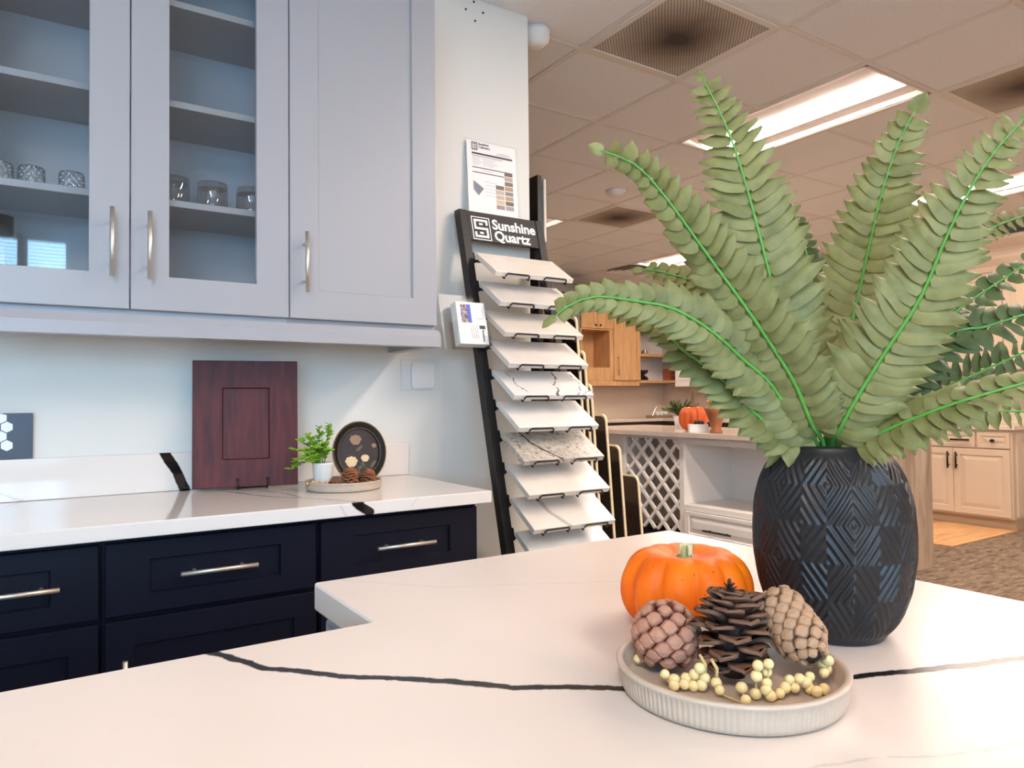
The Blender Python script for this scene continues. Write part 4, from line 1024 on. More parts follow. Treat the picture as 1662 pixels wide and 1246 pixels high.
for i in range(10):
    zf = z1f-dz*i
    yf = fY6+(yp(zf)-yp(z6f))            # front edge follows the lean of the rack
    o = Vector((0, yf, zf))-sd_*SLEN     # rear edge, top face
    Mt = frame_mat(o+ex*XS0, ex, -sd_, sn); w = XS1-XS0
    base, lab, kind = SLAB[i]
    Q = lambda u, v: tuple(Mt @ Vector((u*w, -SLEN*v, 0)))
    if kind == 'black':
        ms = stone(i, base, [([Q(.12, .1), Q(.16, .35), Q(.12, .55), Q(.2, .9)], .0022, (30, 28, 30), .0016), ([Q(.72, .05), Q(.70, .35), Q(.60, .6), Q(.60, .8), Q(.52, 1.0)], .0026, (28, 26, 28), .0016), ([Q(.95, .15), Q(.96, .5), Q(.88, .8), Q(.78, 1)], .0021, (36, 34, 36), .0016), ([Q(1, .8), Q(.86, 1)], .002, (36, 34, 36), .0015), ([Q(.3, .3), Q(.6, .55)], .0003, (120, 118, 120), .0015)], wob=.03, wscale=40)
    elif kind == 'mottle': ms = stone(i, base, [([Q(.2, 0), Q(.24, .4), Q(.3, .6), Q(.46, 1.0)], .0036, (34, 34, 42), .002)], mott=.22, mscale=55, wob=.015, wscale=40, speck=((120, 112, 104), 60, .58))
    elif kind == 'grey': ms = stone(i, base, [([Q(.28, 0), Q(.30, .5), Q(.42, 1)], .008, (150, 146, 142, .7), .006)], mott=.05, wob=.02)
    elif kind == 'tan': ms = stone(i, base, [([Q(.3, .85), Q(.6, .5), Q(.9, .35)], .0004, (176, 158, 138, .6), .002), ([Q(.6, 1), Q(.75, .6), Q(1, .5)], .0004, (176, 158, 138, .6), .002)], mott=.04, wob=.04, wscale=30)
    elif kind == 'speck': ms = stone(i, base, [], mott=.05, mscale=20, speck=((96, 88, 84), 190, .70))
    else: ms = stone(i, base, [], mott=.035, mscale=12)
    bm = BM(); box(bm, 0, w, -SLEN, 0, -sth, 0, .0012, T=Mt); obj('stone_slab', bm, ms, label=lab, cat='stone sample', group='stone slabs in the leaning rack')
    # wire brackets
    for fu in (.115, .60):
        bm = BM(); a, b2 = w*fu, w*(fu+.30); e = .0036
        pth = [(a, .012, -sth-e), (a, -SLEN-e-.002, -sth-e), (a+.004, -SLEN-e, -.010), (a+.010, -SLEN-e, -.0035), (b2-.006, -SLEN-e, -.0035), (b2, -SLEN-e, -.008), (b2, -SLEN-e-.001, -sth-e), (b2, .012, -sth-e)]
        tube(bm, [Mt @ Vector(p) for p in pth], .0031, 6); obj('wire_bracket', bm, black_m, rack)
    bm = BM(); zc = (Mt @ Vector((0, .004, -sth))).z
    lean_box(bm, XP+.0345, XP2-.0345, zc-.016, zc-.006, .004, .012); obj('cross_bar', bm, rackm, rack)
    bm = BM(); lean_box(bm, XP+.0345, XP+.040, zc-.02, zc+.02, .0, .03); obj('bracket_tab', bm, rackm, rack)
# name board lettering
wht = mat('white lettering', (238, 236, 232), .5)
zmid = on_y(800, 362, yp(1.8)).z
Mb = frame_mat(Vector((XP+.045, yp(ZTOP-.012)+.0028, ZTOP-.012)), ex, ey, en)
bw = XP2-XP-.09; hbd = .10
def rectring(x0, x1, y0, y1, w): return [(x0, x1, y1-w, y1), (x0, x1, y0, y0+w), (x0, x0+w, y0+w, y1-w), (x1-w, x1, y0+w, y1-w)]
L0, L1, B0, B1 = .002, .082, -.104, -.010
R = rectring(L0, L1, B0, B1, .0035)
a0, a1, c0, c1 = L0+.010, L1-.010, B0+.010, B1-.010; mid = (c0+c1)/2; w_ = .009
R += [(a0, a1, c1-w_, c1), (a0, a0+w_, mid-w_*.5, c1-w_), (a0, a1, mid-w_*.5, mid+w_*.5), (a1-w_, a1, c0, mid-w_*.5), (a0, a1-w_, c0, c0+w_), (a1-w_, a1, c1-.022, c1-w_), (a0, a0+w_, c0+w_, c0+.022)]
R += [(a0+.022, a1-.022, mid+.014, mid+.022), (a0+.022, a1-.022, mid-.022, mid-.014)]
flat('square_s_emblem', Mb, R, wht, hd)
text('lettering', 'Sunshine', .056, Mb @ Matrix.Translation((L1+.010, -.052, .0004)), wht, hd, bold=.0016)
text('lettering', 'Quartz', .056, Mb @ Matrix.Translation((L1+.014, -.098, .0004)), wht, hd, bold=.0016)
# flyer in an acrylic stand on top of the rack
acr = pane_mat('acrylic', (.95, .965, .965, 1), .012, .35, .22); paper = mat('white paper', (238, 235, 232), .6)
fb0, fb1 = on_y(766, 336, yp(ZTOP)+.02), on_y(849, 353, yp(ZTOP)+.02); fh = on_y(748, 226, WY-.01).z-ZTOP
yb = yp(ZTOP)+.02; ylean = math.atan(max(.01, (WY-.012-yb))/fh); fy = Vector((0, math.sin(ylean), math.cos(ylean))); fn = Vector((0, -math.cos(ylean), math.sin(ylean)))
fw = .222; fhh = min(fh*1.02, .285)
skew = (on_y(748, 226, WY-.012).x-fb0.x)
Mfl = frame_mat(Vector((fb0.x-.012, yb, ZTOP+.0012)), ex, fy, fn)
fl = thing('flyer_stand', 'clear acrylic stand with a printed flooring flyer on the rack', 'flyer', tuple(Mfl @ Vector((fw/2, 0, 0))))
bm = BM(); box(bm, 0, fw, 0, fhh, -.0012, -.0002, T=Mfl); pg = obj('flyer_sheet', bm, paper, fl)
bm = BM(); box(bm, -.004, fw+.012, -.0006, fhh+.006, -.004, -.0015, T=Mfl); obj('acrylic_back', bm, acr, fl)
ink = mat('dark ink', (70, 62, 62), .6); ink2 = mat('light ink', (176, 172, 174), .6); lg_ = mat('emblem ink', (120, 96, 96), .6)
sx, sy = fw/.222, fhh/.285
e0_, f0_ = .022, .245; q = .032
Rr = rectring(e0_, e0_+.026, f0_, f0_+q, .004) + [(e0_+.008, e0_+.02, f0_+.022, f0_+.026), (e0_+.008, e0_+.02, f0_+.013, f0_+.017), (e0_+.008, e0_+.02, f0_+.006, f0_+.009)]
flat('emblem', Mfl, Rr, lg_, pg)
text('heading', 'Sunshine', .013, Mfl @ Matrix.Translation((.053, .268, .0004)), ink, pg, .0003, .0002); text('heading', 'Cabinetry', .013, Mfl @ Matrix.Translation((.053, .256, .0004)), ink, pg, .0003, .0002)
flat('title_bar', Mfl, [(.022, .205, .229, .236), (.022, .16, .222, .2235), (.022, .165, .176, .179), (.022, .165, .157, .160)], ink, pg)
flat('text_lines', Mfl, [(.024, .024+w, y, y+.0015) for w, y in ((.035, .214), (.03, .206), (.04, .198), (.03, .190))] + [(.07, .07+w, y, y+.0015) for w, y in ((.06, .214), (.05, .206), (.065, .198), (.05, .190), (.04, .168))] + [(.14, .19, .247, .249), (.13, .2, .241, .243)] + [(.075, .075+w, y, y+.0012) for w, y in ((.05, .125), (.045, .112), (.055, .099), (.05, .086), (.045, .073))], ink2, pg)
sw = [(104, 88, 78), (176, 156, 140), (116, 104, 92), (168, 142, 108), (134, 128, 128), (176, 148, 112), (104, 92, 84), (158, 150, 148)]
for k, c in enumerate(sw): flat('colour_swatch', Mfl, [(.166, .203, .163-.0195*k, .179-.0195*k)], mat('swatch%d' % k, c, .5), pg)
for k, c in enumerate([(106, 92, 84), (188, 172, 152), (190, 170, 148), (202, 178, 152), (150, 132, 122)]): flat('colour_swatch', Mfl, [(.124, .161, .104-.0195*k, .120-.0195*k)], mat('swatchb%d' % k, c, .5), pg)
bm = BM(); bm.faces.new([bm.verts.new(Mfl @ Vector(p)) for p in ((.024, .125, .0006), (.07, .098, .0006), (.045, .068, .0006), (.024, .09, .0006))]); obj('plank_picture', bm, mat('plank print', (120, 124, 134), .5), pg)
# card holder on the left post
zc0 = on_y(770, 560, 2.02).z; Yc = yp(zc0)-.060
c0 = on_y(748, 557, Yc); c1 = on_y(795, 557, Yc); zt_ = on_y(738, 485, Yc).z
Mc = frame_mat(Vector((c0.x, Yc, c0.z)), ex, ey, en); cw = c1.x-c0.x; ch = (zt_-c0.z)/math.cos(al)
ho = thing('card_holder', 'clear acrylic holder full of white cards on the rack post', 'card holder', tuple(c0))
bm = BM()
for q in ((-.008, cw+.008, -.006, ch*.62, -.050, -.0485), (-.035, cw+.02, -.006, ch*1.28, -.0505, -.052), (-.008, cw+.008, -.006, -.0045, -.0485, .0042), (-.008, -.0065, -.0045, ch*.55, -.0485, .0042), (cw+.0065, cw+.008, -.0045, ch*.55, -.0485, .0042), (-.008, cw+.008, -.006, ch*.2, .0042, .0057)): box(bm, *q, T=Mc)
obj('acrylic_box', bm, acr, ho)
cs = thing('card_stack', 'stack of white printed cards with a blue photo', 'cards', tuple(c0))
bm = BM()
for k in range(12): box(bm, .0005*(k % 2), cw-.0005*(k % 3), 0, ch-.0006*((k*7) % 3), -.0375+.0031*k, -.0346+.0031*k, T=Mc)
st_ = obj('cards', bm, paper, cs)
m, nt, b = new_mat('card photo'); v = worldcoord(nt); n1 = noise(nt, v, 70, 2)
nt.links.new(ramp(nt, n1.outputs[0], [(.42, lin((66, 58, 52))), (.52, lin((206, 172, 150))), (.58, lin((70, 88, 180)))]), b.inputs['Base Color']); m_photo = m
flat('photo_print', Mc, [(cw*.14, cw*.48, ch*.50, ch*.93)], m_photo, st_)
flat('blue_strip', Mc, [(cw*.36, cw*.48, ch*.50, ch*.93)], mat('blue print', (74, 92, 190), .5), st_, z=.0009)
flat('fine_print', Mc, [(cw*(.42+.07*k), cw*(.435+.07*k), ch*.12, ch*(.45 if k % 2 else .40)) for k in range(4)] + [(cw*.62, cw*.86, ch*.60, ch*.61)], ink2, st_)
flat('emblem', Mc, [(cw*.72, cw*.92, ch*.36, ch*.44)] , ink, st_)
Mtx = Mc @ Matrix.Translation((cw*.80, ch*.34, .0006)) @ Matrix.Rotation(-PI/2, 4, 'Z')
text('lettering', 'Sunshine', .012, Mtx, ink, st_, .0003, .0002); 

# ---- black board with clamped pale panel, and stepped sample boards beyond the wall end
YK = WY+.10
k0, k1 = on_y(859, 290, YK+.25), on_y(876, 284, YK)
zk = k1.z
bd = thing('black_display_board', 'tall black board with a pale panel clamped to its side', 'display board', (k1.x, YK+.3, 0))
bm = BM(); box(bm, k1.x-.012, k1.x+.010, YK, YK+.42, 0, zk, .001); obj('board', bm, mat('black laminate', (16, 14, 14), .3), bd)
pz0 = on_y(888, 392, YK).z; pz1 = on_y(888, 290, YK).z; pxp = on_y(887, 330, YK).x
bm = BM(); box(bm, pxp-.006, pxp+.006, YK+.01, YK+.3, pz0, pz1, .001); obj('pale_panel', bm, mat('pale panel', (206, 196, 184), .3), bd)
for z in (pz0+.02, pz1-.03):
    bm = BM(); tube(bm, [(k1.x+.0105, YK+.03, z), (pxp-.0065, YK+.03, z)], .011, 12); obj('clamp', bm, steel, bd)
face_m = mat('dark glossy face', (44, 32, 28), .08, var=.3, vscale=5); edge_m = mat('cream board edge', (226, 206, 170), .5)
LB = ['tallest sample board with cream edge beside the stone slabs', 'second tallest sample board with cream edge', 'third tallest dark sample board with rounded corner', 'fourth tallest dark sample board with rounded corner', 'second lowest dark sample board with rounded corner', 'lowest sample board with cream edge, before the wine lattice']
for k, (px, py) in enumerate(((938, 512), (951, 568), (962, 622), (986, 672), (1008, 722), (1038, 772))):
    Y0 = WY+.02
    q = on_y(px, py+6, Y0); x, z1 = q.x, on_y(px, py, Y0).z; dpt = .30; ln = .055
    out = []
    r = .03
    # outline in (y,z), front edge leaning forward towards the floor
    out.append((Y0-ln*z1*1.6, 0)); out.append((Y0-.0*z1, z1-r))
    for s in range(1, 6): an = PI-s*PI/10; out.append((Y0+r+r*math.cos(an), z1-r+r*math.sin(an)))
    out.append((Y0+dpt, z1)); out.append((Y0+dpt, 0))
    t = thing('sample_board', LB[k], 'sample board', (x, Y0+dpt/2, 0), 'stepped sample boards')
    th = .011
    bm = BM(); f0 = [bm.verts.new((x-th, y, z)) for y, z in out]; f1 = [bm.verts.new((x, y, z)) for y, z in out]
    for j in range(len(out)): bm.faces.new((f0[j], f0[(j+1) % len(out)], f1[(j+1) % len(out)], f1[j]))
    bm.faces.new(f0); bm.faces.new(f1); obj('board_core', bm, edge_m, t)
    cy, cz = Y0+dpt/2, z1/2
    bm = BM(); f0 = [bm.verts.new((x-th-.0022, cy+(y-cy)*.97, cz+(z-cz)*.985)) for y, z in out]; f1 = [bm.verts.new((x-th-.0002, cy+(y-cy)*.97, cz+(z-cz)*.985)) for y, z in out]
    for j in range(len(out)): bm.faces.new((f0[j], f0[(j+1) % len(out)], f1[(j+1) % len(out)], f1[j]))
    bm.faces.new(f0); bm.faces.new(f1); obj('glossy_face', bm, face_m, t)

# ================================================================== FAR SHOWROOM
m, nt, b = new_mat('maple wood'); v = coord(nt, (14, 14, 1.6)); n1 = noise(nt, v, 1.6, 5, .6, .3)
nt.links.new(ramp(nt, n1.outputs[0], [(.3, lin((186, 138, 90))), (.7, lin((212, 166, 116)))]), b.inputs['Base Color']); b.inputs['Roughness'].default_value = .4; maple = m
wcab = mat('white cabinet paint', (238, 232, 226), .4); cream = mat('cream glazed paint', (198, 176, 152), .4)
stone_far = veined('far backsplash stone', (214, 194, 174), [([(6.0, YB-.02, 1.0), (6.3, YB-.02, 1.3)], .004, (190, 168, 146), .01)], .25, .04, 1.5)
stone_ctr = veined('island stone', (206, 190, 176), [], .12, .06, 7)
bronze = mat('dark bronze', (40, 28, 24), .4, .6)
YM, XM = YB-.36, XR-.36            # faces of the far wall cabinets
fmB = lambda u, v, w: Vector((u, YM-w, v))
fmR = lambda u, v, w: Vector((XM-w, u, v))
X_ = lambda px, py=560: on_y(px, py, YM).x
Zb = lambda px, py: on_y(px, py, YM).z
zbm = Zb(1010, 626); xa = X_(942)
# base run + counters
CYF, CXF = YB-.63, XR-.63
t = thing('far_base_cabinets', 'dark base cabinets along the far corner under the pale counter', 'cabinet', (6, YB-.3, 0))
bm = BM(); box(bm, 4.0, CXF+.02, CYF+.03, YB-.001, .1, .875); obj('cabinet_body', bm, mat('far dark cabinet', (60, 48, 42), .4), t)
bm = BM(); box(bm, CXF+.03, XR-.001, 5.2, YB-.001, .1, .875); obj('cabinet_body', bm, MATS['far dark cabinet'], t)
bm = BM(); box(bm, 4.0, CXF+.02, CYF+.09, YB-.001, 0, .1); box(bm, CXF+.09, XR-.001, 5.2, YB-.001, 0, .1); obj('toe_kick', bm, MATS['far dark cabinet'], t)
bm = BM(); slab_poly(bm, [(4.0, CYF), (CXF, CYF), (CXF, 5.15), (XR-.0005, 5.15), (XR-.0005, YB-.0005), (4.0, YB-.0005)], .8755, .914, .003)
obj('far_countertop', bm, stone_ctr, label='pale stone counter running round the far corner', cat='countertop')
bm = BM(); box(bm, xa-.005, XR-.012, YB-.012, YB-.0005, .9145, zbm-.002); obj('far_backsplash', bm, stone_far, label='beige stone backsplash below the maple cabinets', cat='backsplash')
bm = BM(); box(bm, XR-.012, XR-.0005, 4.0, YB-.0125, .9145, zbm-.002); obj('far_backsplash', bm, stone_far, label='beige stone backsplash below the white wall cabinets', cat='backsplash')
# maple wall cabinets
ztm = 2.42; zbm = Zb(1010, 626)
xa, xb, xc, xd, xe = X_(942), X_(995), X_(1038), X_(1072), XR-.001
t = thing('maple_wall_cabinet', 'maple cabinet with small double doors above an open niche', 'cabinet', ((xa+xb)/2, YB-.18, zbm))
zn1, zn0 = Zb(965, 535), Zb(965, 596); TW = .02
bm = BM(); box(bm, xa, xb-.001, YM+.001, YB-.001, zn1, ztm); box(bm, xa, xb-.001, YM+.001, YB-.001, zbm+.07, zn0); box(bm, xa, xa+TW, YM+.001, YB-.001, zn0, zn1); box(bm, xb-.055, xb-.001, YM+.001, YB-.001, zn0, zn1); box(bm, xa+TW, xb-.055, YB-.02, YB-.001, zn0, zn1); obj('cabinet_body', bm, maple, t)
xm = (xa+xb)/2
for a, b2, kx in ((xa+.003, xm-.002, xm-.04), (xm+.002, xb-.004, xm+.04)):
    bm = BM(); panel(bm, fmB, a, b2, zn1+.02, ztm-.02, .02, .055, .008); d = obj('door', bm, maple, t)
    bm = BM(); sphere(bm, fmB(kx, zn1+.06, .035), .014, 10, 8); tube(bm, [fmB(kx, zn1+.06, .02), fmB(kx, zn1+.06, .03)], .006, 6); obj('knob', bm, bronze, d)
t = thing('maple_wall_cabinet', 'maple cabinet with one tall shaker door and long pull', 'cabinet', ((xb+xc)/2, YB-.18, zbm))
bm = BM(); box(bm, xb+.001, xc-.001, YM+.001, YB-.001, zbm+.07, ztm); obj('cabinet_body', bm, maple, t)
bm = BM(); panel(bm, fmB, xb+.004, xc-.004, Zb(1016, 617), ztm-.02, .02, .06, .008); d = obj('door', bm, maple, t)
pull(d, lambda u, v, w: fmB(u, v, w+.02), X_(1001), Zb(1001, 591), True, .28, .035, .008, maple)
t = thing('corner_shelf', 'open maple corner shelves between maple and white cabinets', 'shelf', ((xc+xe)/2, YB-.18, zbm))
sh2, sh1, sh3 = Zb(1050, 574), Zb(1050, 617), ztm
for z in (sh1, sh2, Zb(1050, 533)):
    bm = BM(); slab_poly(bm, [(xc, YM+.02), (XM+.02, YM+.02), (XM+.02, 6.66), (XR-.002, 6.66), (XR-.002, YB-.002), (xc, YB-.002)], z-.035, z, .002); obj('shelf', bm, maple, t)
bm = BM(); box(bm, xc, xe-.0015, YB-.0015, YB-.0005, sh1, ztm); obj('back_panel', bm, wcab, t)
bm = BM(); box(bm, xa, xc-.001, YM+.005, YM+.025, zbm, zbm+.069); obj('light_rail', bm, maple, label='maple moulding strip under the maple cabinets', cat='moulding')
# white wall cabinet on the right wall
yw1 = on_x(1097, 600, XM).y; zwb = on_x(1110, 618, XM).z; zwr = on_x(1110, 627, XM).z
t = thing('white_wall_cabinet', 'white wall cabinet above the pumpkin counter with crown moulding', 'cabinet', (XR-.18, yw1-.6, zwr))
bm = BM(); box(bm, XM+.001, XR-.013, yw1-1.4, yw1, zwb, 2.40); obj('cabinet_body', bm, wcab, t)
for k in range(3):
    a, b2 = yw1-.003-.45*k, yw1-.447-.45*k
    bm = BM(); panel(bm, fmR, b2, a, zwb+.004, 2.38, .02, .06, .008); d = obj('door', bm, wcab, t); hy = b2+.03 if k % 2 == 0 else a-.03
    pull(d, lambda u, v, w: fmR(u, v, w+.02), hy, zwb+.16, True, .16, .03, .006)
bm = BM(); box(bm, XM-.018, XM+.0, yw1-1.4, yw1, zwr, zwb-.001); obj('light_rail', bm, wcab, t)
def crown(bm, x0, y0, y1, z0, z1, out):
    pr = [(0, z0), (-.012, z0), (-.02, z0+.03), (-out*.35, z0+(z1-z0)*.35), (-out*.75, z0+(z1-z0)*.6), (-out, z1-.03), (-out, z1), (.05, z1), (.05, z0)]
    a = [bm.verts.new((x0+px, y0, z)) for px, z in pr]; c = [bm.verts.new((x0+px, y1, z)) for px, z in pr]
    for k in range(len(pr)): bm.faces.new((a[k], a[(k+1) % len(pr)], c[(k+1) % len(pr)], c[k]))
    bm.faces.new(a); bm.faces.new(c)
bm = BM(); crown(bm, XM, yw1-1.4, yw1+.05, 2.402, 2.55, .09); obj('crown', bm, wcab, t)
# cream cabinets, right wall
XC = XR-.60; ce = on_x(1643, 800, XC).y; ZK = .118
fmC = lambda u, v, w: Vector((XC-w, u, v))
cy_ = lambda px, py=760: on_x(px, py, XC).y
t = thing('cream_base_cabinet', 'cream raised panel base cabinet with dark bronze pulls', 'cabinet', (XR-.3, ce+.5, 0))
bm = BM(); box(bm, XC+.001, XR-.001, ce-.01, ce+2.0, .1, .875); obj('cabinet_body', bm, cream, t)
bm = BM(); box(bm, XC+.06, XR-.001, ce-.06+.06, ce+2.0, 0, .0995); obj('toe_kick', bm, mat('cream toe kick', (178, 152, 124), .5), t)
fmE = lambda u, v, w: Vector((u, ce-.011-w, v))
bm = BM(); panel(bm, fmE, XC+.05, XR-.03, .12, .85, .018, .07, .008, raised=True); obj('end_panel', bm, cream, t)
dzt, dzb = on_x(1610, 702, XC).z, on_x(1610, 727, XC).z
y_a, y_b, y_c, y_d = ce+.005, cy_(1588), cy_(1584.5), cy_(1584.5)+.62
ym = cy_(1549)
for a, b2, kn in ((y_a, y_b, True), (y_c, y_d, False)):
    bm = BM(); panel(bm, fmC, a, b2, dzb, dzt, .02, .03, .006, raised=True); d = obj('drawer', bm, cream, t)
    if kn:
        bm = BM(); sphere(bm, fmC((a+b2)/2, (dzb+dzt)/2, .035), .017, 10, 8, (1, 1.2, .8)); tube(bm, [fmC((a+b2)/2, (dzb+dzt)/2, .014), fmC((a+b2)/2, (dzb+dzt)/2, .03)], .007, 6); obj('knob', bm, bronze, d)
    else: pull(d, lambda u, v, w: fmC(u, v, w+.015), cy_(1561, 712), (dzb+dzt)/2, False, .16, .03, .007, bronze)
for a, b2, hy in ((y_a, ym-.002, ym-.035), (ym+.002, 2*ym-y_a, ym+.035), (2*ym-y_a+.01, 3*ym-2*y_a, 2*ym-y_a+.04)):
    bm = BM(); panel(bm, fmC, a, b2, ZK, dzb-.012, .02, .055, .008, raised=True); d = obj('door', bm, cream, t)
    pull(d, lambda u, v, w: fmC(u, v, w+.02), hy, dzb-.12, True, .15, .03, .008, bronze)
bm = BM(); box(bm, XC-.03, XR-.0005, ce-.04, ce+2.0, .8755, .914, .003); obj('cream_countertop', bm, mat('cream counter', (206, 186, 164), .2), label='pale counter on the cream base cabinet', cat='countertop')
t = thing('cream_wall_cabinet', 'cream wall cabinet with layered crown moulding above the cream base', 'cabinet', (XR-.18, 3.4, 1.4))
czb = 2.30
bm = BM(); box(bm, XM+.001, XR-.001, 2.0, 4.9, 1.40, czb); obj('cabinet_body', bm, cream, t)
for k in range(6):
    a = 2.02+.48*k; bm = BM(); panel(bm, fmR, a, a+.47, 1.41, czb-.01, .02, .06, .008, raised=True); obj('door', bm, cream, t)
bm = BM(); crown(bm, XM, 1.95, 4.95, czb+.001, 2.44, .05); crown(bm, XM-.02, 1.95, 4.95, 2.442, 2.60, .10); obj('crown', bm, cream, t)
# tall dark cabinet on the far wall
YD = YB-.62
t = thing('tall_dark_cabinet', 'tall dark grey cabinet with flat cornice beside the maple cabinets', 'cabinet', (5.3, YB-.3, 0))
xq = on_y(942, 560, YD).x; zq = on_y(930, 478, YD).z
xq = min(xq, xa-.01)
dg = mat('dark grey green paint', (98, 94, 84), .45)
bm = BM(); box(bm, xq-.9, xq, YD+.02, YB-.001, .915, zq); obj('cabinet_body', bm, dg, t)
for k in range(2):
    bm = BM(); panel(bm, lambda u, v, w: Vector((u, YD+.019-w, v)), xq-.897+.45*k, xq-.453+.45*k, .93, zq-.01, .019, .06, .008); obj('door', bm, dg, t)
bm = BM(); box(bm, xq-.95, on_y(960, 470, YD-.06).x, YD-.06, YB-.001, zq+.001, min(H-.02, on_y(930, 460, YD-.06).z), .01); obj('cornice', bm, mat('cornice dark', (70, 60, 52), .4), t)
# ---- white island with wine lattice and waterfall end
IXF, IXB, IY0, IYE = 4.12, 5.17, 2.56, 5.4
q0, q1 = on_z(1467.4, 932.7, 0), on_z(1518, 921, 0); IY0 = (q0.y+q1.y)/2; IXB = q1.x
FX = IXF+.06; fmI = lambda u, v, w: Vector((FX-w, u, v)); yI = lambda px, py=780: on_x(px, py, FX).y; zI = lambda px, py: on_x(px, py, FX).z
t = thing('showroom_island', 'white showroom island with wine lattice, open niche and drawer', 'island', (4.7, 4, 0))
ya, yb_, yc_, yd_ = yI(1103), yI(1015), yI(1110), yI(1300)
nz1, nz0 = zI(1160, 724), zI(1160, 826); D_ = .55
bm = BM(); box(bm, FX+D_, IXB-.04, IY0+.045, IYE, .1, .874); box(bm, FX+.02, FX+D_-.0005, yb_+.02, IYE, .1, .874); box(bm, FX+.02, FX+D_-.0005, IY0+.045, yd_-.02, .1, .874)
box(bm, FX+.02, FX+D_-.0005, yd_-.0195, yc_+.03, .1, nz0-.02)
box(bm, FX+.02, FX+D_-.0005, yd_-.0195, ya+.0, .845, .874); obj('island_body', bm, wcab, t)
bm = BM()   # face frame
for a, b2, z0, z1 in ((ya-.0, yc_+.0, .1, .874), (yb_-.0, yb_+.05, .1, .874), (yd_-.06, yc_, nz1, .874), (ya, yb_, .852, .874), (yd_-.06, yc_, nz0-.04, nz0)):
    a, b2 = min(a, b2), max(a, b2); box(bm, FX+.0, FX+.0195, a, b2, z0, z1)
obj('face_frame', bm, wcab, t)
bm = BM(); box(bm, FX+.02, FX+D_-.001, yc_+.001, yc_+.02, nz0, .844); obj('niche_side', bm, wcab, t)
bm = BM(); box(bm, FX+.02, FX+D_-.001, yd_-.019, yc_, nz0-.0195, nz0-.001); obj('niche_floor', bm, wcab, t)
d0, d1 = .112, nz0-.045
bm = BM(); panel(bm, fmI, yd_-.03, yc_-.015, d0, d1, .02, .045, .008, raised=True, rail=.028); dd = obj('drawer', bm, wcab, t)
pull(dd, lambda u, v, w: fmI(u, v, w+.02), yI(1170, 864), zI(1170, 864), False, .26, .03, .007, black_m)
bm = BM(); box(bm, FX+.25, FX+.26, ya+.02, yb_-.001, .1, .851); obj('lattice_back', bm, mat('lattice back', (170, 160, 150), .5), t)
# lattice slats: crossing diagonals, clipped to the opening
y0_, y1_, z0_, z1_ = ya+.003, yb_-.003, .12, .849
spn = .135
def clip(y, z, s):
    """line through (y,z) with slope s inside the opening"""
    c = []
    for yy in (y0_, y1_):
        zz = z+s*(yy-y)
        if z0_-1e-6 <= zz <= z1_+1e-6: c.append((yy, zz))
    for zz in (z0_, z1_):
        yy = y+(zz-z)/s
        if y0_ < yy < y1_: c.append((yy, zz))
    return c[:2]
for s, dx in ((1.0, 0), (-1.0, .002)):
    for k in range(-14, 22):
        c = clip(y0_, z0_+k*spn*1.17+(0.03 if s > 0 else .1), s)
        if len(c) < 2: continue
        A, B = Vector((FX+.004+dx, c[0][0], c[0][1])), Vector((FX+.004+dx, c[1][0], c[1][1]))
        L_ = (B-A).length
        if L_ < .03: continue
        Yv = (B-A)/L_; Mx = frame_mat(A, Vector((1, 0, 0)), Yv, Vector((1, 0, 0)).cross(Yv))
        bm = BM(); box(bm, 0, .022, 0, L_, -.0115, .0115, T=Mx); obj('lattice_slat', bm, wcab, t)
bm = BM(); slab_poly(bm, [(IXF, IY0), (IXB, IY0), (IXB, IYE), (IXF, IYE)], .8745, .914, .003); obj('island_countertop', bm, stone_ctr, label='beige stone top of the white showroom island', cat='countertop')
m, nt, b = new_mat('travertine'); v = coord(nt, (5, 5, .7)); n1 = noise(nt, v, 2.4, 6, .6, 1.2)
nt.links.new(ramp(nt, n1.outputs[0], [(.3, lin((136, 112, 92))), (.55, lin((178, 156, 134))), (.75, lin((192, 172, 150)))]), b.inputs['Base Color']); b.inputs['Roughness'].default_value = .3
bm = BM(); box(bm, IXF+.01, IXB, IY0, IY0+.04, 0, .874, .003); obj('waterfall_panel', bm, m, label='brown veined stone end panel of the showroom island', cat='stone panel')
# plank sample mat on the floor
m, nt, b = new_mat('plank print'); v = coord(nt, (2, 16, 1)); n1 = noise(nt, v, 1.7, 5, .6, .3); oi = N(nt, 'ShaderNodeObjectInfo')
a_ = N(nt, 'ShaderNodeMath', operation='MULTIPLY_ADD'); nt.links.new(oi.outputs['Random'], a_.inputs[0]); a_.inputs[1].default_value = .22; nt.links.new(n1.outputs[0], a_.inputs[2])
nt.links.new(ramp(nt, a_.outputs[0], [(.35, lin((168, 116, 70))), (.85, lin((222, 176, 122)))]), b.inputs['Base Color']); b.inputs['Roughness'].default_value = .45
c0_ = on_z(1545, 888, 0); mx0, my0 = c0_.x, c0_.y
t = thing('plank_floor_sample', 'honey wood plank sample panel on the carpet', 'floor sample', (mx0+.5, my0+.5, 0))
for k in range(6):
    bm = BM(); box(bm, mx0, XC+.055, my0+.152*k, my0+.152*k+.150, .0005, .009, .001); obj('plank', bm, m, t)
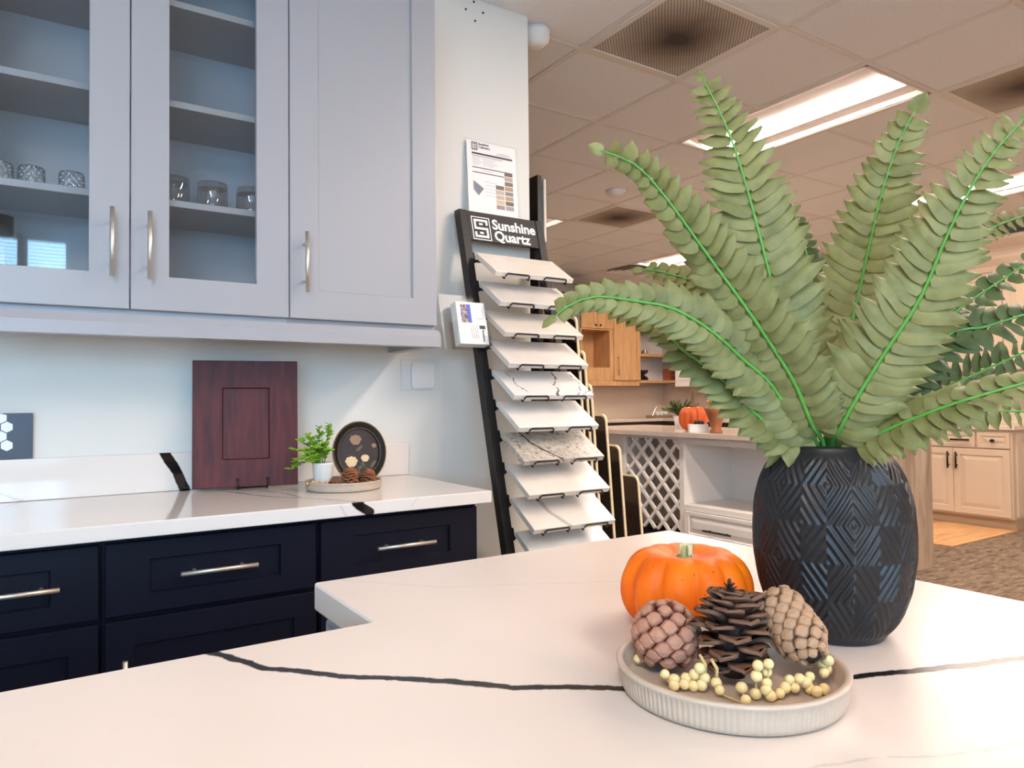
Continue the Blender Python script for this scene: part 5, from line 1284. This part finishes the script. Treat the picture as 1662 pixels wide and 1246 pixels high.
# ---- things on the showroom island
dpo = mat('deep orange pumpkin', (206, 92, 34), .4, var=.12, vscale=9)
brn = mat('brown stem', (104, 84, 56), .6)
def at_ctr(px, py): return on_z(px, py, .9145)
c = Vector((4.62, 4.30, .9145)); c = on_z(1125, 698, .9145)
w0 = on_w(1125, 690, 5.85); c = Vector((w0.x, w0.y, .9145)); Rp = 23.5/F*5.85
pumpkin(c.x, c.y, .9145, Rp, Rp*1.82, 12, dpo, brn, 'large deep orange pumpkin on the showroom island', .145, .022, dent=.15)
w0 = on_w(1133, 692, 5.55); bx = Vector((w0.x, w0.y, .9145)); t = thing('white_bowl', 'small white box planter with dark leaves before the large pumpkin', 'planter', tuple(bx))
bm = BM(); e1_, e2_ = _r0, Vector((_f.x, _f.y, 0)).normalized(); Mbx = frame_mat(bx, e1_, e2_, Vector((0, 0, 1)))
for q in ((-.072, .072, -.03, -.024, 0, .062), (-.072, .072, .024, .03, 0, .062), (-.072, -.066, -.024, .024, 0, .062), (.066, .072, -.024, .024, 0, .062), (-.066, .066, -.024, .024, 0, .045)): box(bm, *q, T=Mbx)
obj('planter_box', bm, white, t)
bm = BM(); rnd = random.Random(3)
for k in range(16): sphere(bm, Mbx @ Vector((rnd.uniform(-.04, .04), rnd.uniform(-.015, .015), .055+rnd.uniform(0, .025))), rnd.uniform(.01, .018), 6, 4)
obj('dark_leaves', bm, mat('dark plum leaf', (52, 34, 34), .5), t, kind='stuff')
w0 = on_w(1162, 690, 5.4); vx = Vector((w0.x, w0.y, .9145)); t = thing('flower_vase', 'flared brown vase with yellow flowers beside the large pumpkin', 'vase', tuple(vx))
bm = BM(); lathe(bm, [(0, .9145), (.045, .9145), (.05, .925), (.035, .945), (.05, 1.0), (.075, 1.07), (.09, 1.11), (.084, 1.11), (.06, 1.04), (0, 1.0)], 28, vx.x, vx.y); obj('vase_body', bm, mat('rust brown clay', (150, 92, 58), .45), t)
bm = BM(); bm2 = BM()
for k in range(34):
    a = rnd.uniform(0, 6.28); r = rnd.uniform(0, .09); z = 1.10+rnd.uniform(0, .17); q = Vector((vx.x+r*math.cos(a), vx.y+r*math.sin(a), z))
    sphere(bm, q, rnd.uniform(.011, .02), 6, 4, (1, 1, .6)); tube(bm2, [(vx.x, vx.y, 1.03), tuple(q)], .002, 4)
obj('flowers', bm, mat('yellow flower', (214, 160, 44), .5), t, kind='stuff'); obj('flower_stems', bm2, mat('plant stem', (80, 120, 40), .5), t)
w0 = on_w(1104, 690, 6.35); gx = Vector((w0.x, w0.y, .9145)); t = thing('green_plant', 'small green plant in a pale pot behind the large pumpkin', 'plant', tuple(gx))
bm = BM(); lathe(bm, [(0, .9145), (.045, .9145), (.055, 1.02), (.05, 1.02), (.04, .95), (0, .95)], 20, gx.x, gx.y); obj('pot', bm, white, t)
bm = BM(); lf2 = LEAF[leafB.name][1]
for k in range(60):
    a = rnd.uniform(0, 6.28); e = rnd.uniform(.2, 1.3); Y = Vector((math.cos(a)*math.cos(e), math.sin(a)*math.cos(e), math.sin(e))); X = Y.cross(Vector((.3, .2, 1))).normalized(); l = rnd.uniform(.06, .1)
    M = frame_mat(Vector((gx.x, gx.y, 1.02))+Y*rnd.uniform(0, .11), X*l*.4, Y*l, X.cross(Y)*l); n0 = len(bm.verts); bm.from_mesh(lf2); bm.verts.ensure_lookup_table()
    for vv in bm.verts[n0:]: vv.co = M @ vv.co
obj('foliage', bm, leafB, t, kind='stuff', recalc=False)
# ---- things on the far shelves and counter
def shelf_pt(px, py, z): q = on_y(px, py, YM+.15); return Vector((q.x, q.y, z))
q = shelf_pt(1046, 566, sh2+.0005); t = thing('glass_cloche', 'small glass bell dome on the upper maple corner shelf', 'glass dome', tuple(q))
bm = BM(); lathe(bm, [(.075, sh2+.0005), (.075, sh2+.06), (.055, sh2+.11), (.02, sh2+.14), (.012, sh2+.15), (.02, sh2+.165), (.012, sh2+.18), (0, sh2+.182)], 24, q.x, q.y); obj('dome', bm, clear, t)
bm = BM(); lathe(bm, [(0, sh2+.0005), (.05, sh2+.0005), (.045, sh2+.04), (.02, sh2+.07), (0, sh2+.075)], 20, q.x, q.y); obj('base', bm, mat('gold deco', (176, 138, 84), .4, .4), t)
q = shelf_pt(1043, 608, sh1+.0005); bm = BM(); cq = Vector((q.x, q.y, sh1+.075))
for a in (.78, 2.36):
    for d in ((math.cos(a), .35, math.sin(a)), (math.cos(a), -.35, math.sin(a))):
        dv = Vector(d).normalized()*.095; tube(bm, [cq-dv, cq+dv], [.02, .016], 8) if False else tube(bm, [cq-dv, cq-dv*.7, cq, cq+dv*.7, cq+dv], [.018, .024, .014, .024, .018], 8)
zmn = min(v.co.z for v in bm.verts)
for v in bm.verts: v.co.z += sh1+.0005-zmn
obj('jack_ornament', bm, mat('black iron', (26, 18, 18), .5), label='black jack shaped ornament on the lower maple corner shelf', cat='ornament')
q = on_x(1089, 604, XM+.15); t = thing('woven_lantern', 'small woven copper lantern on the lower maple corner shelf', 'lantern', (q.x, q.y, sh1))
cop = mat('copper weave', (170, 84, 50), .4, .4)
bm = BM()
for k in range(5):
    for s in (-1, 1):
        zz = sh1+.012+.032*k; box(bm, q.x-.07, q.x+.07, q.y+s*.064, q.y+s*.07, zz, zz+.016); box(bm, q.x+s*.064, q.x+s*.07, q.y-.0638, q.y+.0638, zz, zz+.016)
obj('weave_bands', bm, cop, t)
bm = BM()
for k in range(5):
    for s in (-1, 1):
        o_ = -.066+.033*k; box(bm, q.x+o_-.008, q.x+o_+.008, q.y+s*.0715, q.y+s*.074, sh1+.0005, sh1+.165); box(bm, q.x+s*.0715, q.x+s*.074, q.y+o_-.008, q.y+o_+.008, sh1+.0005, sh1+.165)
obj('uprights', bm, cop, t)
q = on_z(1070, 677, .9145); tq = Vector((min(q.x, XR-.3), min(q.y, YB-.3), .9145)); tq = on_y(1070, 677, YB-.3); tq.z = .9145
Mtq = Matrix.Translation(tq)
t = thing('serving_tray', 'flat serving tray standing on the far corner counter', 'tray', tuple(tq)); bm = BM(); box(bm, -.17, .17, -.09, .09, 0, .012, .003, T=Mtq); obj('tray_base', bm, mat('tray wood', (150, 128, 104), .4), t)
bm = BM()
for q in ((-.17, .17, -.09, -.084), (-.17, .17, .084, .09), (-.17, -.164, -.084, .084), (.164, .17, -.084, .084)): box(bm, q[0], q[1], q[2], q[3], .0125, .03, T=Mtq)
obj('rim', bm, MATS['tray wood'], t)
for k, lab in enumerate(('white cup on the far serving tray next to the knife', 'white cup in the middle of the far serving tray', 'white cup at the end of the far serving tray')):
    bm = BM(); o = tq+Vector((-.03+.075*k, 0, .0125)); lathe(bm, [(0, 0), (.02, 0), (.034, .03), (.036, .07), (.033, .07), (.03, .03), (0, .012)], 18)
    bmesh.ops.translate(bm, verts=bm.verts, vec=o); obj('cup', bm, white, label=lab, cat='cup', group='white cups on the far tray')
bm = BM(); box(bm, -.006, .006, -.003, .003, 0, .17, .001, T=Mtq @ Matrix.Translation((-.135, 0, .0125)) @ Matrix.Rotation(.55, 4, 'Y')); obj('knife', bm, steel, label='slanted knife blade on the far serving tray', cat='knife')
